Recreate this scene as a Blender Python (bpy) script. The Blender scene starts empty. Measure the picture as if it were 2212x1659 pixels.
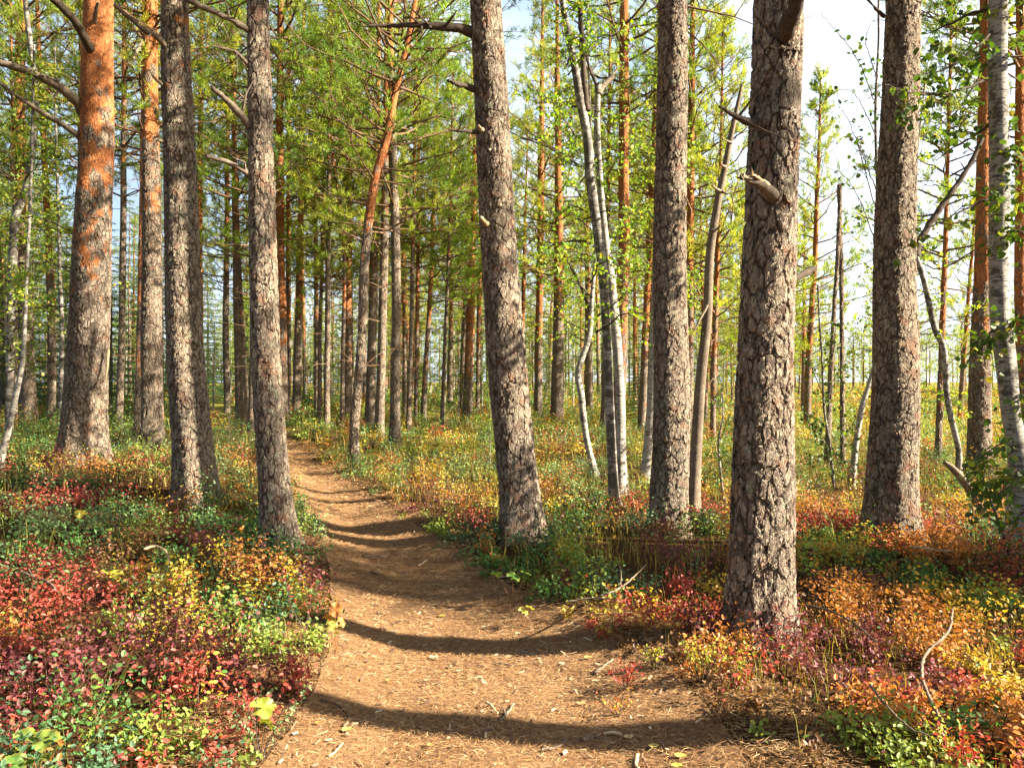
import bpy, math, random
import numpy as np
from mathutils import Vector, Matrix

rng = np.random.default_rng(11)
random.seed(11)
S = bpy.context.scene
C = S.collection
rad = math.radians

# ------------------------------------------------------------------ camera, world, sun, exposure
CAMZ = 1.60
HFOV = 67.0
KPX = math.tan(rad(HFOV / 2)) / 1106.0        # metres per photo pixel (2212 px wide) at 1 m
HOR = 822.0                                   # row of the horizon in that photo
cam_d = bpy.data.cameras.new('camera')
cam = bpy.data.objects.new('camera', cam_d)
C.objects.link(cam)
cam_d.sensor_fit = 'HORIZONTAL'
cam_d.angle = rad(HFOV)
cam_d.clip_start = 0.05
cam_d.clip_end = 2000
cam.location = (0, 0, CAMZ)
cam.rotation_euler = (rad(90.0) - math.atan((829.5 - HOR) * KPX), 0, 0)
S.camera = cam

SUN_AZ, SUN_EL = 100.5, 31.0
sd = Vector((math.sin(rad(SUN_AZ)) * math.cos(rad(SUN_EL)), math.cos(rad(SUN_AZ)) * math.cos(rad(SUN_EL)), math.sin(rad(SUN_EL))))
w = bpy.data.worlds.new('World')
S.world = w
w.use_nodes = True
nt = w.node_tree
bg = nt.nodes['Background']
sky = nt.nodes.new('ShaderNodeTexSky')
sky.sky_type = 'NISHITA'
sky.sun_disc = False
sky.sun_elevation = rad(SUN_EL)
sky.sun_rotation = rad(SUN_AZ)
sky.air_density = 1.0
sky.dust_density = 2.0
bg.inputs[1].default_value = 0.05
# pale sky and bright cloud added ahead only, so shaded sides stay dark
wtc = nt.nodes.new('ShaderNodeTexCoord')
def wn(kind, **kw):
    n_ = nt.nodes.new(kind)
    for k_, v_ in kw.items(): setattr(n_, k_, v_)
    return n_
wsep = wn('ShaderNodeSeparateXYZ'); nt.links.new(wtc.outputs['Generated'], wsep.inputs[0])
wnoi = wn('ShaderNodeTexNoise'); wnoi.inputs['Scale'].default_value = 3.2; wnoi.inputs['Detail'].default_value = 7; wnoi.inputs['Roughness'].default_value = .55
wmap = wn('ShaderNodeMapping'); wmap.inputs['Scale'].default_value = (1, 1, 2.2); nt.links.new(wtc.outputs['Generated'], wmap.inputs[0]); nt.links.new(wmap.outputs[0], wnoi.inputs['Vector'])
def wsm(src, a_, b_):
    n_ = wn('ShaderNodeMapRange', interpolation_type='SMOOTHSTEP'); nt.links.new(src, n_.inputs[0]); n_.inputs[1].default_value = a_; n_.inputs[2].default_value = b_
    return n_.outputs[0]
def wm(op, a_, b_):
    n_ = wn('ShaderNodeMath', operation=op)
    for i_, v_ in enumerate((a_, b_)):
        if hasattr(v_, 'is_output'): nt.links.new(v_, n_.inputs[i_])
        else: n_.inputs[i_].default_value = v_
    return n_.outputs[0]
front = wsm(wsep.outputs[1], .15, .6)
low = wsm(wsep.outputs[2], .75, .35)
cl = wm('ADD', wnoi.outputs[0], wm('ADD', wm('MULTIPLY', wsep.outputs[0], .35), wm('MULTIPLY', wsep.outputs[2], -.25)))
cfac = wm('MULTIPLY', wm('MULTIPLY', wsm(cl, .22, .62), front), low)
wmx = wn('ShaderNodeMix', data_type='RGBA'); nt.links.new(cfac, wmx.inputs[0]); 
wpl = wn('ShaderNodeMix', data_type='RGBA'); nt.links.new(wm('MULTIPLY', front, low), wpl.inputs[0]); nt.links.new(sky.outputs[0], wpl.inputs[6]); wpl.inputs[7].default_value = (2.7, 3.6, 4.7, 1)
nt.links.new(wpl.outputs[2], wmx.inputs[6]); wmx.inputs[7].default_value = (5.8, 6.5, 7.5, 1)
nt.links.new(wmx.outputs[2], bg.inputs[0])

ld = bpy.data.lights.new('sun', 'SUN')
ld.energy = 5.0
ld.angle = rad(0.5)
ld.color = (1.0, 0.89, 0.70)
sun = bpy.data.objects.new('sun', ld)
C.objects.link(sun)
sun.location = sd * 60
sun.rotation_euler = sd.to_track_quat('Z', 'Y').to_euler()

S.view_settings.view_transform = 'Standard'
S.view_settings.look = 'None'
S.view_settings.exposure = 2.3
S.view_settings.gamma = 1.0
S.cycles.max_bounces = 8
S.cycles.diffuse_bounces = 2
S.cycles.glossy_bounces = 1
S.cycles.transmission_bounces = 4
S.cycles.use_denoising = True
S.cycles.sample_clamp_indirect = 6.0

# ------------------------------------------------------------------ numeric helpers
def smooth(a, b, x):
    t = np.clip((x - a) / (b - a), 0, 1)
    return t * t * (3 - 2 * t)

def _hash(ix, iy, s):
    h = (ix.astype(np.int64) * 374761393 + iy.astype(np.int64) * 668265263 + s * 974711) & 0x7fffffff
    h = ((h ^ (h >> 13)) * 1274126177) & 0x7fffffff
    return ((h ^ (h >> 16)) & 0xffff) / 65535.0

def vnoise(x, y, s=0):
    x = np.asarray(x, float); y = np.asarray(y, float)
    ix = np.floor(x); iy = np.floor(y)
    fx = x - ix; fy = y - iy
    fx = fx * fx * (3 - 2 * fx); fy = fy * fy * (3 - 2 * fy)
    a = _hash(ix, iy, s); b = _hash(ix + 1, iy, s); c = _hash(ix, iy + 1, s); d = _hash(ix + 1, iy + 1, s)
    return (a * (1 - fx) + b * fx) * (1 - fy) + (c * (1 - fx) + d * fx) * fy

def fbm(x, y, s=0, o=3):
    v = 0; a = 0.5; t = 0
    for i in range(o):
        v = v + a * vnoise(x * 2 ** i + 17.3 * i, y * 2 ** i - 9.1 * i, s + i); t += a; a *= .5
    return v / t

# the trail: centre line and half width by distance
TR_D = np.array([-6, 0.0, 2.2, 3.39, 4.19, 4.91, 5.94, 6.79, 7.93, 9.52, 11.9, 14.3, 16.9, 20, 23, 34, 60, 110])
TR_X = np.array([.5, .05, -.02, -.04, -.09, -.24, -.66, -.95, -1.38, -2.0, -2.95, -3.95, -5.1, -7.0, -8.6, -12.6, -24, -50])
TR_W = np.array([1.0, 1.0, 1.0, .98, .94, .86, .70, .60, .55, .51, .44, .36, .32, .36, .42, .6, .8, 1.0])
def trail_c(y): return np.interp(y, TR_D, TR_X)
def trail_w(y): return np.interp(y, TR_D, TR_W)
def trail_d(x, y):                               # >0 outside, metres from the trail's edge
    sl = np.abs(np.gradient(TR_X, TR_D)); s = np.interp(y, TR_D, sl)
    return np.abs(x - trail_c(y)) / np.sqrt(1 + s * s) - trail_w(y)

def ground(x, y, sheet=True):
    x = np.asarray(x, float); y = np.asarray(y, float)
    r = np.hypot(x, y)
    z = 0.34 * smooth(-1.8, -6.0, x) * smooth(5.0, 10.0, y) * (1 - smooth(30, 60, y))
    z = z + 0.42 * smooth(14, 32, y) * (1 - smooth(4, 14, x) * .9) * (1 - .6 * smooth(-1.8, -6.0, x)) * (1 - smooth(90, 200, y))
    z = z + (fbm(x * .55, y * .55, 5) - .5) * .16 * smooth(1, 6, r) + (fbm(x * .12, y * .12, 9) - .5) * .35 * smooth(10, 40, r)
    td = trail_d(x, y)
    z = z - 0.11 * (1 - smooth(-.55, .28, td))
    if sheet: z = z - 0.035 * (1 - smooth(-.25, -.1, td))
    return z

def to_world(px, py, D):
    return ((px - 1106.0) * KPX * D, D, CAMZ - (py - HOR) * KPX * D)

# ------------------------------------------------------------------ mesh builder
class MB:
    def __init__(self):
        self.v = []; self.loops = []; self.sizes = []; self.mat = []; self.col = []; self.sm = []; self.n = 0
    def add(self, verts, faces, mat=0, col=None, smooth_=False):
        """verts (N,3), faces (F,k)"""
        verts = np.asarray(verts, np.float32).reshape(-1, 3); faces = np.asarray(faces, np.int32)
        self.v.append(verts)
        self.loops.append((faces + self.n).ravel())
        self.sizes.append(np.full(len(faces), faces.shape[1], np.int32))
        self.mat.append(np.full(len(faces), mat, np.int32))
        self.sm.append(np.full(len(faces), smooth_, bool))
        if col is None: col = np.ones((len(verts), 3), np.float32)
        col = np.asarray(col, np.float32)
        if col.ndim == 1: col = np.tile(col, (len(verts), 1))
        self.col.append(col)
        self.n += len(verts)
    def mesh(self, name, mats):
        me = bpy.data.meshes.new(name)
        v = np.concatenate(self.v); lp = np.concatenate(self.loops); sz = np.concatenate(self.sizes)
        me.vertices.add(len(v)); me.vertices.foreach_set('co', v.ravel())
        me.loops.add(len(lp)); me.loops.foreach_set('vertex_index', lp)
        me.polygons.add(len(sz))
        me.polygons.foreach_set('loop_start', np.concatenate([[0], np.cumsum(sz)[:-1]]).astype(np.int32))
        me.polygons.foreach_set('material_index', np.concatenate(self.mat))
        me.polygons.foreach_set('use_smooth', np.concatenate(self.sm))
        c = np.concatenate(self.col)
        at = me.attributes.new('tint', 'FLOAT_COLOR', 'POINT')
        at.data.foreach_set('color', np.concatenate([c, np.ones((len(c), 1), np.float32)], 1).ravel())
        for m in mats: me.materials.append(m)
        me.update(calc_edges=True)
        return me

def link(name, me, parent=None, loc=(0, 0, 0)):
    o = bpy.data.objects.new(name, me)
    C.objects.link(o); o.location = loc
    if parent: o.parent = parent
    return o
def empty(name, loc, label=None, cat=None, group=None, rz=0):
    o = bpy.data.objects.new(name, None); C.objects.link(o)
    o.location = loc; o.rotation_euler = (0, 0, rz); o.empty_display_size = .2
    if label: tag(o, label, cat, group)
    return o
def tag(o, label=None, cat=None, group=None, kind=None):
    if label: o['label'] = label
    if cat: o['category'] = cat
    if group: o['group'] = group
    if kind: o['kind'] = kind
    return o

def resample(pts, step):
    """Catmull-Rom through pts (n,d); the first 3 columns are the position, step a number or function of z"""
    P = np.asarray(pts, float)
    if len(P) == 2: P = np.array([P[0], P[0] * .67 + P[1] * .33, P[0] * .33 + P[1] * .67, P[1]])
    Q = np.vstack([2 * P[0] - P[1], P, 2 * P[-1] - P[-2]])
    out = []
    for i in range(1, len(Q) - 2):
        p0, p1, p2, p3 = Q[i - 1], Q[i], Q[i + 1], Q[i + 2]
        L = np.linalg.norm((p2 - p1)[:3])
        st = step(0.5 * (p1[2] + p2[2])) if callable(step) else step
        n = max(1, int(math.ceil(L / st)))
        t = np.linspace(0, 1, n, endpoint=False)[:, None]
        out.append(.5 * (2 * p1 + (p2 - p0) * t + (2 * p0 - 5 * p1 + 4 * p2 - p3) * t ** 2 + (3 * p1 - p0 - 3 * p2 + p3) * t ** 3))
    out.append(P[-1:])
    return np.vstack(out)

def tube(mb, pts, r, sides=6, mat=0, col=None, cap=True, smooth_=True, lobes=None):
    P = np.asarray(pts, float); n = len(P); r = np.broadcast_to(np.asarray(r, float), (n,))
    T = np.gradient(P, axis=0); T /= np.linalg.norm(T, axis=1)[:, None] + 1e-9
    up = np.array([0, 1.0, 0]) if abs(T[:, 1]).mean() < .8 else np.array([1.0, 0, 0])
    A = np.cross(T, up); A /= np.linalg.norm(A, axis=1)[:, None] + 1e-9
    B = np.cross(T, A)
    th = np.linspace(0, 2 * np.pi, sides, endpoint=False)
    rr = r[:, None] * np.ones((1, sides)) if lobes is None else r[:, None] * lobes(P, th)
    V = P[:, None, :] + rr[:, :, None] * (A[:, None, :] * np.cos(th)[None, :, None] + B[:, None, :] * np.sin(th)[None, :, None])
    i = np.arange(n - 1)[:, None] * sides; j = np.arange(sides)[None, :]; j2 = (j + 1) % sides
    F = np.stack([i + j, i + j2, i + sides + j2, i + sides + j], -1).reshape(-1, 4)
    V = V.reshape(-1, 3)
    mb.add(V, F, mat, col, smooth_)
    if cap:
        base = mb.n - len(V)
        for ring in (0, n - 1):
            c = P[ring]
            k = mb.n
            mb.add(np.vstack([V[ring * sides:(ring + 1) * sides], c[None]]),
                   np.array([[a, (a + 1) % sides, sides] if ring else [(a + 1) % sides, a, sides] for a in range(sides)]), mat,
                   None if col is None else (np.asarray(col) if np.asarray(col).ndim == 1 else np.asarray(col)[:sides + 1]), False)

def norm(a): return a / (np.linalg.norm(a, axis=-1, keepdims=True) + 1e-9)

# ------------------------------------------------------------------ materials
def new_mat(name):
    m = bpy.data.materials.new(name); m.use_nodes = True
    n = m.node_tree.nodes; n.clear()
    out = n.new('ShaderNodeOutputMaterial')
    return m, n, m.node_tree.links, out

class NT:
    def __init__(s, n, l): s.n = n; s.l = l
    def put(s, sock, v):
        if hasattr(v, 'is_output'): s.l.new(v, sock)
        else: sock.default_value = v
    def math(s, op, a, b=None, c=None, clamp=False):
        x = s.n.new('ShaderNodeMath'); x.operation = op; x.use_clamp = clamp
        for i, v in enumerate((a, b, c)):
            if v is not None: s.put(x.inputs[i], v)
        return x.outputs[0]
    def noise(s, vec, scale, detail=3, rough=.55, dist=0):
        x = s.n.new('ShaderNodeTexNoise'); s.put(x.inputs['Vector'], vec)
        x.inputs['Scale'].default_value = scale; x.inputs['Detail'].default_value = detail
        x.inputs['Roughness'].default_value = rough; x.inputs['Distortion'].default_value = dist
        return x
    def voro(s, vec, scale, feature='F1', rnd=1.0):
        x = s.n.new('ShaderNodeTexVoronoi'); x.feature = feature; s.put(x.inputs['Vector'], vec)
        x.inputs['Scale'].default_value = scale; x.inputs['Randomness'].default_value = rnd
        return x
    def map(s, vec, scale=(1, 1, 1), loc=(0, 0, 0)):
        x = s.n.new('ShaderNodeMapping'); s.put(x.inputs[0], vec); x.inputs['Scale'].default_value = scale; s.put(x.inputs['Location'], loc)
        return x.outputs[0]
    def ramp(s, f, stops, interp='LINEAR'):
        x = s.n.new('ShaderNodeValToRGB'); s.put(x.inputs[0], f); cr = x.color_ramp; cr.interpolation = interp
        while len(cr.elements) < len(stops): cr.elements.new(.5)
        for e, (p, c) in zip(cr.elements, stops):
            e.position = p; e.color = (*c, 1) if len(c) == 3 else c
        return x.outputs[0]
    def mix(s, f, a, b, mode='MIX'):
        x = s.n.new('ShaderNodeMix'); x.data_type = 'RGBA'; x.blend_type = mode
        s.put(x.inputs[0], f)
        for i, v in ((6, a), (7, b)):
            if not hasattr(v, 'is_output') and len(v) == 3: v = (*v, 1)
            s.put(x.inputs[i], v)
        return x.outputs[2]
    def sm(s, f, a, b):
        x = s.n.new('ShaderNodeMapRange'); x.interpolation_type = 'SMOOTHSTEP'
        s.put(x.inputs[0], f); s.put(x.inputs[1], a); s.put(x.inputs[2], b)
        return x.outputs[0]
    def vadd(s, a, b):
        x = s.n.new('ShaderNodeVectorMath'); x.operation = 'ADD'; s.put(x.inputs[0], a); s.put(x.inputs[1], b); return x.outputs[0]
    def vscale(s, a, f):
        x = s.n.new('ShaderNodeVectorMath'); x.operation = 'SCALE'; s.put(x.inputs[0], a); s.put(x.inputs['Scale'], f); return x.outputs[0]
    def principled(s, col, rough=.85, spec=.2):
        x = s.n.new('ShaderNodeBsdfPrincipled'); s.put(x.inputs['Base Color'], col)
        s.put(x.inputs['Roughness'], rough); x.inputs['Specular IOR Level'].default_value = spec
        return x

def pine_bark(name, depth, disp=True):
    """object colour: r = height in metres / 20 where the orange upper bark begins, g = lichen, b = plate size"""
    m, n, l, out = new_mat(name); q = NT(n, l)
    tc = n.new('ShaderNodeTexCoord').outputs['Object']
    oi = n.new('ShaderNodeObjectInfo')
    sepc = n.new('ShaderNodeSeparateColor'); l.new(oi.outputs['Color'], sepc.inputs[0])
    off = n.new('ShaderNodeCombineXYZ'); q.put(off.inputs[2], q.math('MULTIPLY', oi.outputs['Random'], 37.0))
    co = q.vadd(tc, off.outputs[0])
    wob = q.noise(q.map(co, (1, 1, .5)), 9, 3)
    wv = q.vscale(q.vadd(wob.outputs['Color'], (-.5, -.5, -.5)), .085)
    co2 = q.vadd(co, wv)
    v1 = q.voro(q.map(co2, (1, 1, .36)), 19, 'DISTANCE_TO_EDGE')
    v1c = q.voro(q.map(co2, (1, 1, .36)), 19, 'F1')
    v2 = q.voro(q.map(co2, (1, 1, .6)), 55, 'DISTANCE_TO_EDGE')
    v2c = q.voro(q.map(co2, (1, 1, .6)), 55, 'F1')
    fine = q.noise(q.map(co, (1, 1, .35)), 110, 5, .65)
    mid = q.noise(q.map(co, (1, 1, .4)), 28, 4, .6)
    brk = q.noise(q.map(co, (1, 1, .5)), 11, 3).outputs[0]
    plate = q.sm(v1.outputs['Distance'], 0.0, q.math('ADD', .004, q.math('MULTIPLY', q.sm(brk, .30, .66), .15)))
    flake = q.sm(v2.outputs['Distance'], 0.0, .14)
    ridge = q.noise(q.map(co2, (1, 1, .16)), 30, 4, .65)
    sp1 = n.new('ShaderNodeSeparateColor'); l.new(v1c.outputs['Color'], sp1.inputs[0])
    sp2 = n.new('ShaderNodeSeparateColor'); l.new(v2c.outputs['Color'], sp2.inputs[0])
    h = q.math('MULTIPLY', plate, .62)
    h = q.math('ADD', h, q.math('MULTIPLY', q.math('MULTIPLY', flake, plate), .14))
    h = q.math('ADD', h, q.math('MULTIPLY', sp1.outputs[0], .22))
    h = q.math('ADD', h, q.math('MULTIPLY', sp2.outputs[0], .16))
    h = q.math('ADD', h, q.math('MULTIPLY', q.math('SUBTRACT', mid.outputs[0], .5), .45))
    h = q.math('ADD', h, q.math('MULTIPLY', q.math('SUBTRACT', fine.outputs[0], .5), .30))
    h = q.math('ADD', h, q.math('MULTIPLY', q.math('SUBTRACT', ridge.outputs[0], .5), .55))
    # lower bark colours
    t = q.math('ADD', q.math('MULTIPLY', sp2.outputs[1], .55), q.math('MULTIPLY', fine.outputs[0], .55))
    grey = q.ramp(t, [(.1, (.085, .062, .050)), (.4, (.185, .145, .115)), (.65, (.29, .235, .18)), (.95, (.44, .37, .28))])
    red = q.sm(q.noise(co, 7, 3).outputs[0], .54, .68)
    grey = q.mix(q.math('MULTIPLY', red, .5), grey, (.27, .115, .062))
    crack = q.math('SUBTRACT', 1.0, q.math('MULTIPLY', plate, q.math('ADD', .55, q.math('MULTIPLY', flake, .45))))
    grey = q.mix(q.math('MULTIPLY', crack, .8), grey, (.045, .028, .02))
    lich = q.math('MULTIPLY', q.sm(q.noise(q.map(co, (1, 1, .7)), 16, 5, .7).outputs[0], .56, .66), sepc.outputs[1])
    grey = q.mix(lich, grey, (.27, .31, .21))
    # upper bark colours
    t2 = q.math('ADD', q.math('MULTIPLY', sp2.outputs[0], .4), q.math('MULTIPLY', mid.outputs[0], .65))
    orange = q.ramp(t2, [(.15, (.14, .05, .026)), (.42, (.36, .13, .048)), (.68, (.50, .20, .075)), (.95, (.58, .31, .15))])
    orange = q.mix(q.math('MULTIPLY', q.math('SUBTRACT', 1.0, flake), .38), orange, (.14, .05, .03))
    sepz = n.new('ShaderNodeSeparateXYZ'); l.new(tc, sepz.inputs[0])
    zz = q.math('SUBTRACT', sepz.outputs[2], q.math('MULTIPLY', sepc.outputs[0], 20.0))
    big = q.noise(q.map(co, (1, 1, .6)), 3.2, 4, .6)
    zz = q.math('ADD', zz, q.math('MULTIPLY', q.math('SUBTRACT', big.outputs[0], .5), 7.5))
    zz = q.math('ADD', zz, q.math('MULTIPLY', q.math('SUBTRACT', q.noise(q.map(co, (1, 1, .7)), 7, 4, .6).outputs[0], .5), 10.0))
    up = q.sm(zz, -.6, 1.0)
    col = q.mix(up, grey, orange)
    var = q.noise(co, 1.1, 2)
    col = q.mix(1.0, col, q.ramp(var.outputs[0], [(.3, (.8, .8, .82)), (.7, (1.12, 1.1, 1.06))]), 'MULTIPLY')
    b = q.principled(col, .9, .12)
    l.new(b.outputs[0], out.inputs[0])
    amt = q.math('MULTIPLY', q.math('SUBTRACT', 1.0, q.math('MULTIPLY', up, .66)), depth)
    if disp:
        d = n.new('ShaderNodeDisplacement'); q.put(d.inputs['Height'], h); d.inputs['Midlevel'].default_value = .55
        q.put(d.inputs['Scale'], amt); l.new(d.outputs[0], out.inputs['Displacement'])
        m.displacement_method = 'BOTH'
    else:
        bu = n.new('ShaderNodeBump'); q.put(bu.inputs['Height'], h); bu.inputs['Distance'].default_value = .03; bu.inputs['Strength'].default_value = .8
        l.new(bu.outputs[0], b.inputs['Normal'])
    return m

def birch_bark():
    m, n, l, out = new_mat('birch_bark'); q = NT(n, l)
    tc = n.new('ShaderNodeTexCoord').outputs['Object']
    oi = n.new('ShaderNodeObjectInfo')
    sepc = n.new('ShaderNodeSeparateColor'); l.new(oi.outputs['Color'], sepc.inputs[0])
    off = n.new('ShaderNodeCombineXYZ'); q.put(off.inputs[2], q.math('MULTIPLY', oi.outputs['Random'], 37.0))
    co = q.vadd(tc, off.outputs[0])
    a = q.noise(q.map(co, (1, 1, 6)), 11, 4, .65)
    b = q.noise(q.map(co, (1, 1, 1.4)), 7, 5, .7)
    c = q.noise(q.map(co, (1, 1, 9)), 34, 3, .6)
    white = q.ramp(c.outputs[0], [(.3, (.20, .175, .15)), (.6, (.43, .40, .35))])
    white = q.mix(q.sm(a.outputs[0], .53, .62), white, (.06, .05, .045))
    white = q.mix(q.math('MULTIPLY', q.sm(b.outputs[0], q.math('SUBTRACT', .76, q.math('MULTIPLY', sepc.outputs[0], .36)), q.math('SUBTRACT', .88, q.math('MULTIPLY', sepc.outputs[0], .36))), .92), white, (.085, .07, .058))
    bs = q.principled(white, .75, .2); l.new(bs.outputs[0], out.inputs[0])
    bu = n.new('ShaderNodeBump'); bu.inputs['Distance'].default_value = .012; bu.inputs['Strength'].default_value = .8
    q.put(bu.inputs['Height'], q.math('ADD', a.outputs[0], b.outputs[0])); l.new(bu.outputs[0], bs.inputs['Normal'])
    return m

def wood(name, c0, c1, c2, bump=.006):
    m, n, l, out = new_mat(name); q = NT(n, l)
    tc = n.new('ShaderNodeTexCoord').outputs['Object']
    a = q.noise(tc, 38, 5, .7)
    b = q.noise(tc, 6, 3, .6)
    col = q.ramp(q.math('ADD', q.math('MULTIPLY', a.outputs[0], .6), q.math('MULTIPLY', b.outputs[0], .4)), [(.3, c0), (.5, c1), (.72, c2)])
    bs = q.principled(col, .85, .15); l.new(bs.outputs[0], out.inputs[0])
    bu = n.new('ShaderNodeBump'); bu.inputs['Distance'].default_value = bump; q.put(bu.inputs['Height'], a.outputs[0]); l.new(bu.outputs[0], bs.inputs['Normal'])
    return m

def leaf_mat(name, transl=.4, per_object=0.0, gloss=.06):
    """colour comes from the mesh's own 'tint' attribute"""
    m, n, l, out = new_mat(name); q = NT(n, l)
    at = n.new('ShaderNodeAttribute'); at.attribute_name = 'tint'
    col = at.outputs['Color']
    if per_object:
        oi = n.new('ShaderNodeObjectInfo')
        tint = q.ramp(oi.outputs['Random'], [(0, (.75, .95, .8)), (.5, (1, 1, 1)), (1, (1.2, 1.1, .9))])
        col = q.mix(per_object, col, tint, 'MULTIPLY')
        col = q.mix(1.0, col, oi.outputs['Color'], 'MULTIPLY')
    d = n.new('ShaderNodeBsdfDiffuse'); q.put(d.inputs[0], col)
    t = n.new('ShaderNodeBsdfTranslucent'); q.put(t.inputs[0], q.mix(1.0, col, (1.25, 1.2, .6), 'MULTIPLY'))
    mx = n.new('ShaderNodeMixShader'); mx.inputs[0].default_value = transl
    l.new(d.outputs[0], mx.inputs[1]); l.new(t.outputs[0], mx.inputs[2])
    g = n.new('ShaderNodeBsdfGlossy'); g.inputs['Roughness'].default_value = .5; g.inputs[0].default_value = (.9, .9, .9, 1)
    m2 = n.new('ShaderNodeMixShader'); m2.inputs[0].default_value = gloss
    l.new(mx.outputs[0], m2.inputs[1]); l.new(g.outputs[0], m2.inputs[2])
    l.new(m2.outputs[0], out.inputs[0])
    return m

def ground_mat():
    m, n, l, out = new_mat('forest_floor'); q = NT(n, l)
    tc = n.new('ShaderNodeTexCoord').outputs['Object']
    a = q.noise(tc, 2.3, 6, .65); b = q.noise(tc, 30, 5, .7); c = q.noise(tc, .25, 4, .6)
    humus = q.ramp(q.math('ADD', q.math('MULTIPLY', a.outputs[0], .5), q.math('MULTIPLY', b.outputs[0], .5)), [(.3, (.022, .013, .008)), (.5, (.075, .040, .018)), (.7, (.15, .085, .032))])
    moss = q.ramp(q.math('ADD', q.math('MULTIPLY', c.outputs[0], .5), q.math('MULTIPLY', b.outputs[0], .5)), [(.3, (.07, .075, .015)), (.5, (.20, .18, .035)), (.7, (.34, .24, .05))])
    sep = n.new('ShaderNodeSeparateXYZ'); l.new(tc, sep.inputs[0])
    f = q.sm(q.math('ADD', sep.outputs[1], q.math('MULTIPLY', q.math('SUBTRACT', c.outputs[0], .5), 14)), 11, 26)
    col = q.mix(f, humus, moss)
    bs = q.principled(col, .95, .05); l.new(bs.outputs[0], out.inputs[0])
    bu = n.new('ShaderNodeBump'); bu.inputs['Distance'].default_value = .05; q.put(bu.inputs['Height'], b.outputs[0]); l.new(bu.outputs[0], bs.inputs['Normal'])
    return m

def path_mat():
    m, n, l, out = new_mat('needle_strewn_path'); q = NT(n, l)
    tc = n.new('ShaderNodeTexCoord').outputs['Object']
    a = q.noise(q.map(tc, (1, 1.8, 1)), 60, 6, .75, .6); b = q.noise(tc, 2.2, 5, .65); c = q.noise(q.map(tc, (1, 3, 1)), 170, 3, .6)
    v = q.math('ADD', q.math('ADD', q.math('MULTIPLY', a.outputs[0], .45), q.math('MULTIPLY', b.outputs[0], .25)), q.math('MULTIPLY', c.outputs[0], .3))
    col = q.ramp(v, [(.32, (.06, .034, .02)), (.46, (.20, .108, .055)), (.56, (.33, .195, .10)), (.72, (.47, .31, .17))])
    dark = q.sm(q.noise(tc, 3.7, 5, .7).outputs[0], .56, .7)
    col = q.mix(q.math('MULTIPLY', dark, .45), col, (.10, .055, .03))
    bs = q.principled(col, .95, .06); l.new(bs.outputs[0], out.inputs[0])
    bu = n.new('ShaderNodeBump'); bu.inputs['Distance'].default_value = .02; bu.inputs['Strength'].default_value = .9
    q.put(bu.inputs['Height'], q.math('ADD', q.math('ADD', a.outputs[0], q.math('MULTIPLY', b.outputs[0], 1.5)), q.math('MULTIPLY', c.outputs[0], .5))); l.new(bu.outputs[0], bs.inputs['Normal'])
    return m

M_PINE = pine_bark('pine_bark', .024)
M_PINE_FAR = pine_bark('pine_bark_far', .02, False)
M_BIRCH = birch_bark()
M_DEAD = wood('dead_wood', (.06, .045, .035), (.17, .13, .095), (.36, .29, .21))
M_PALE = wood('broken_wood', (.30, .17, .08), (.50, .36, .20), (.62, .50, .33))
M_LIMB = wood('pine_limb', (.055, .038, .028), (.15, .09, .055), (.28, .16, .085))
M_TWIG = wood('dark_twig', (.03, .022, .018), (.075, .055, .04), (.14, .10, .075))
M_NEEDLE = leaf_mat('pine_needles', .5, 1.0, .02)
M_LEAF = leaf_mat('broad_leaves', .5, .5, .03)
M_SHRUB = leaf_mat('shrub_leaves', .38, 0, .025)
M_LITTER = leaf_mat('fallen_litter', .05, 0, .04)
M_GROUND = ground_mat()
M_PATH = path_mat()

# ------------------------------------------------------------------ ground and path
def axis(fine0, fine1, step, far, grow=1.25):
    a = list(np.arange(fine0, fine1 + 1e-6, step)); s = step
    while a[-1] < far: s *= grow; a.append(a[-1] + s)
    s = step; lo = []
    p = fine0
    while p > -far: s *= grow; p -= s; lo.append(p)
    return np.array(lo[::-1] + a)
gx = axis(-7, 6, .11, 700); gy = axis(1.0, 16, .11, 700)
X, Y = np.meshgrid(gx, gy)
V = np.stack([X, Y, ground(X, Y)], -1).reshape(-1, 3)
nx = len(gx); ny = len(gy)
i = np.arange(ny - 1)[:, None] * nx + np.arange(nx - 1)[None, :]
F = np.stack([i, i + 1, i + nx + 1, i + nx], -1).reshape(-1, 4)
mb = MB(); mb.add(V, F, 0, None, True)
tag(link('ground', mb.mesh('ground', [M_GROUND])), 'mossy forest floor under the low shrubs', 'ground', None, 'structure')

ys = np.concatenate([np.arange(-5, 14, .09), np.arange(14, 100, .5)])
u = np.linspace(-1, 1, 33)
cx = trail_c(ys); wv = trail_w(ys)
slope = np.interp(ys, TR_D, np.gradient(TR_X, TR_D))
nrm = np.stack([np.ones_like(ys), -slope], 1) / np.sqrt(1 + slope ** 2)[:, None]
edge = wv[:, None] * (1.0 + .04 + .10 * (fbm(ys * 1.7, ys * 0, 3)[:, None] - .5) * np.sign(u)[None, :])
PX = cx[:, None] + nrm[:, :1] * edge * u[None, :]; PY = ys[:, None] + nrm[:, 1:] * edge * u[None, :]
PZ = ground(PX, PY, False) + .004 + (fbm(PX * 3, PY * 3, 31) - .5) * .035 * (1 - np.abs(u)[None, :] ** 4)
V = np.stack([PX, PY, PZ], -1).reshape(-1, 3)
i = np.arange(len(ys) - 1)[:, None] * 33 + np.arange(32)[None, :]
F = np.stack([i, i + 1, i + 34, i + 33], -1).reshape(-1, 4)
mb = MB(); mb.add(V, F, 0, None, True)
tag(link('path', mb.mesh('path', [M_PATH])), 'winding footpath strewn with orange pine needles', 'path', None, 'structure')

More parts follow.
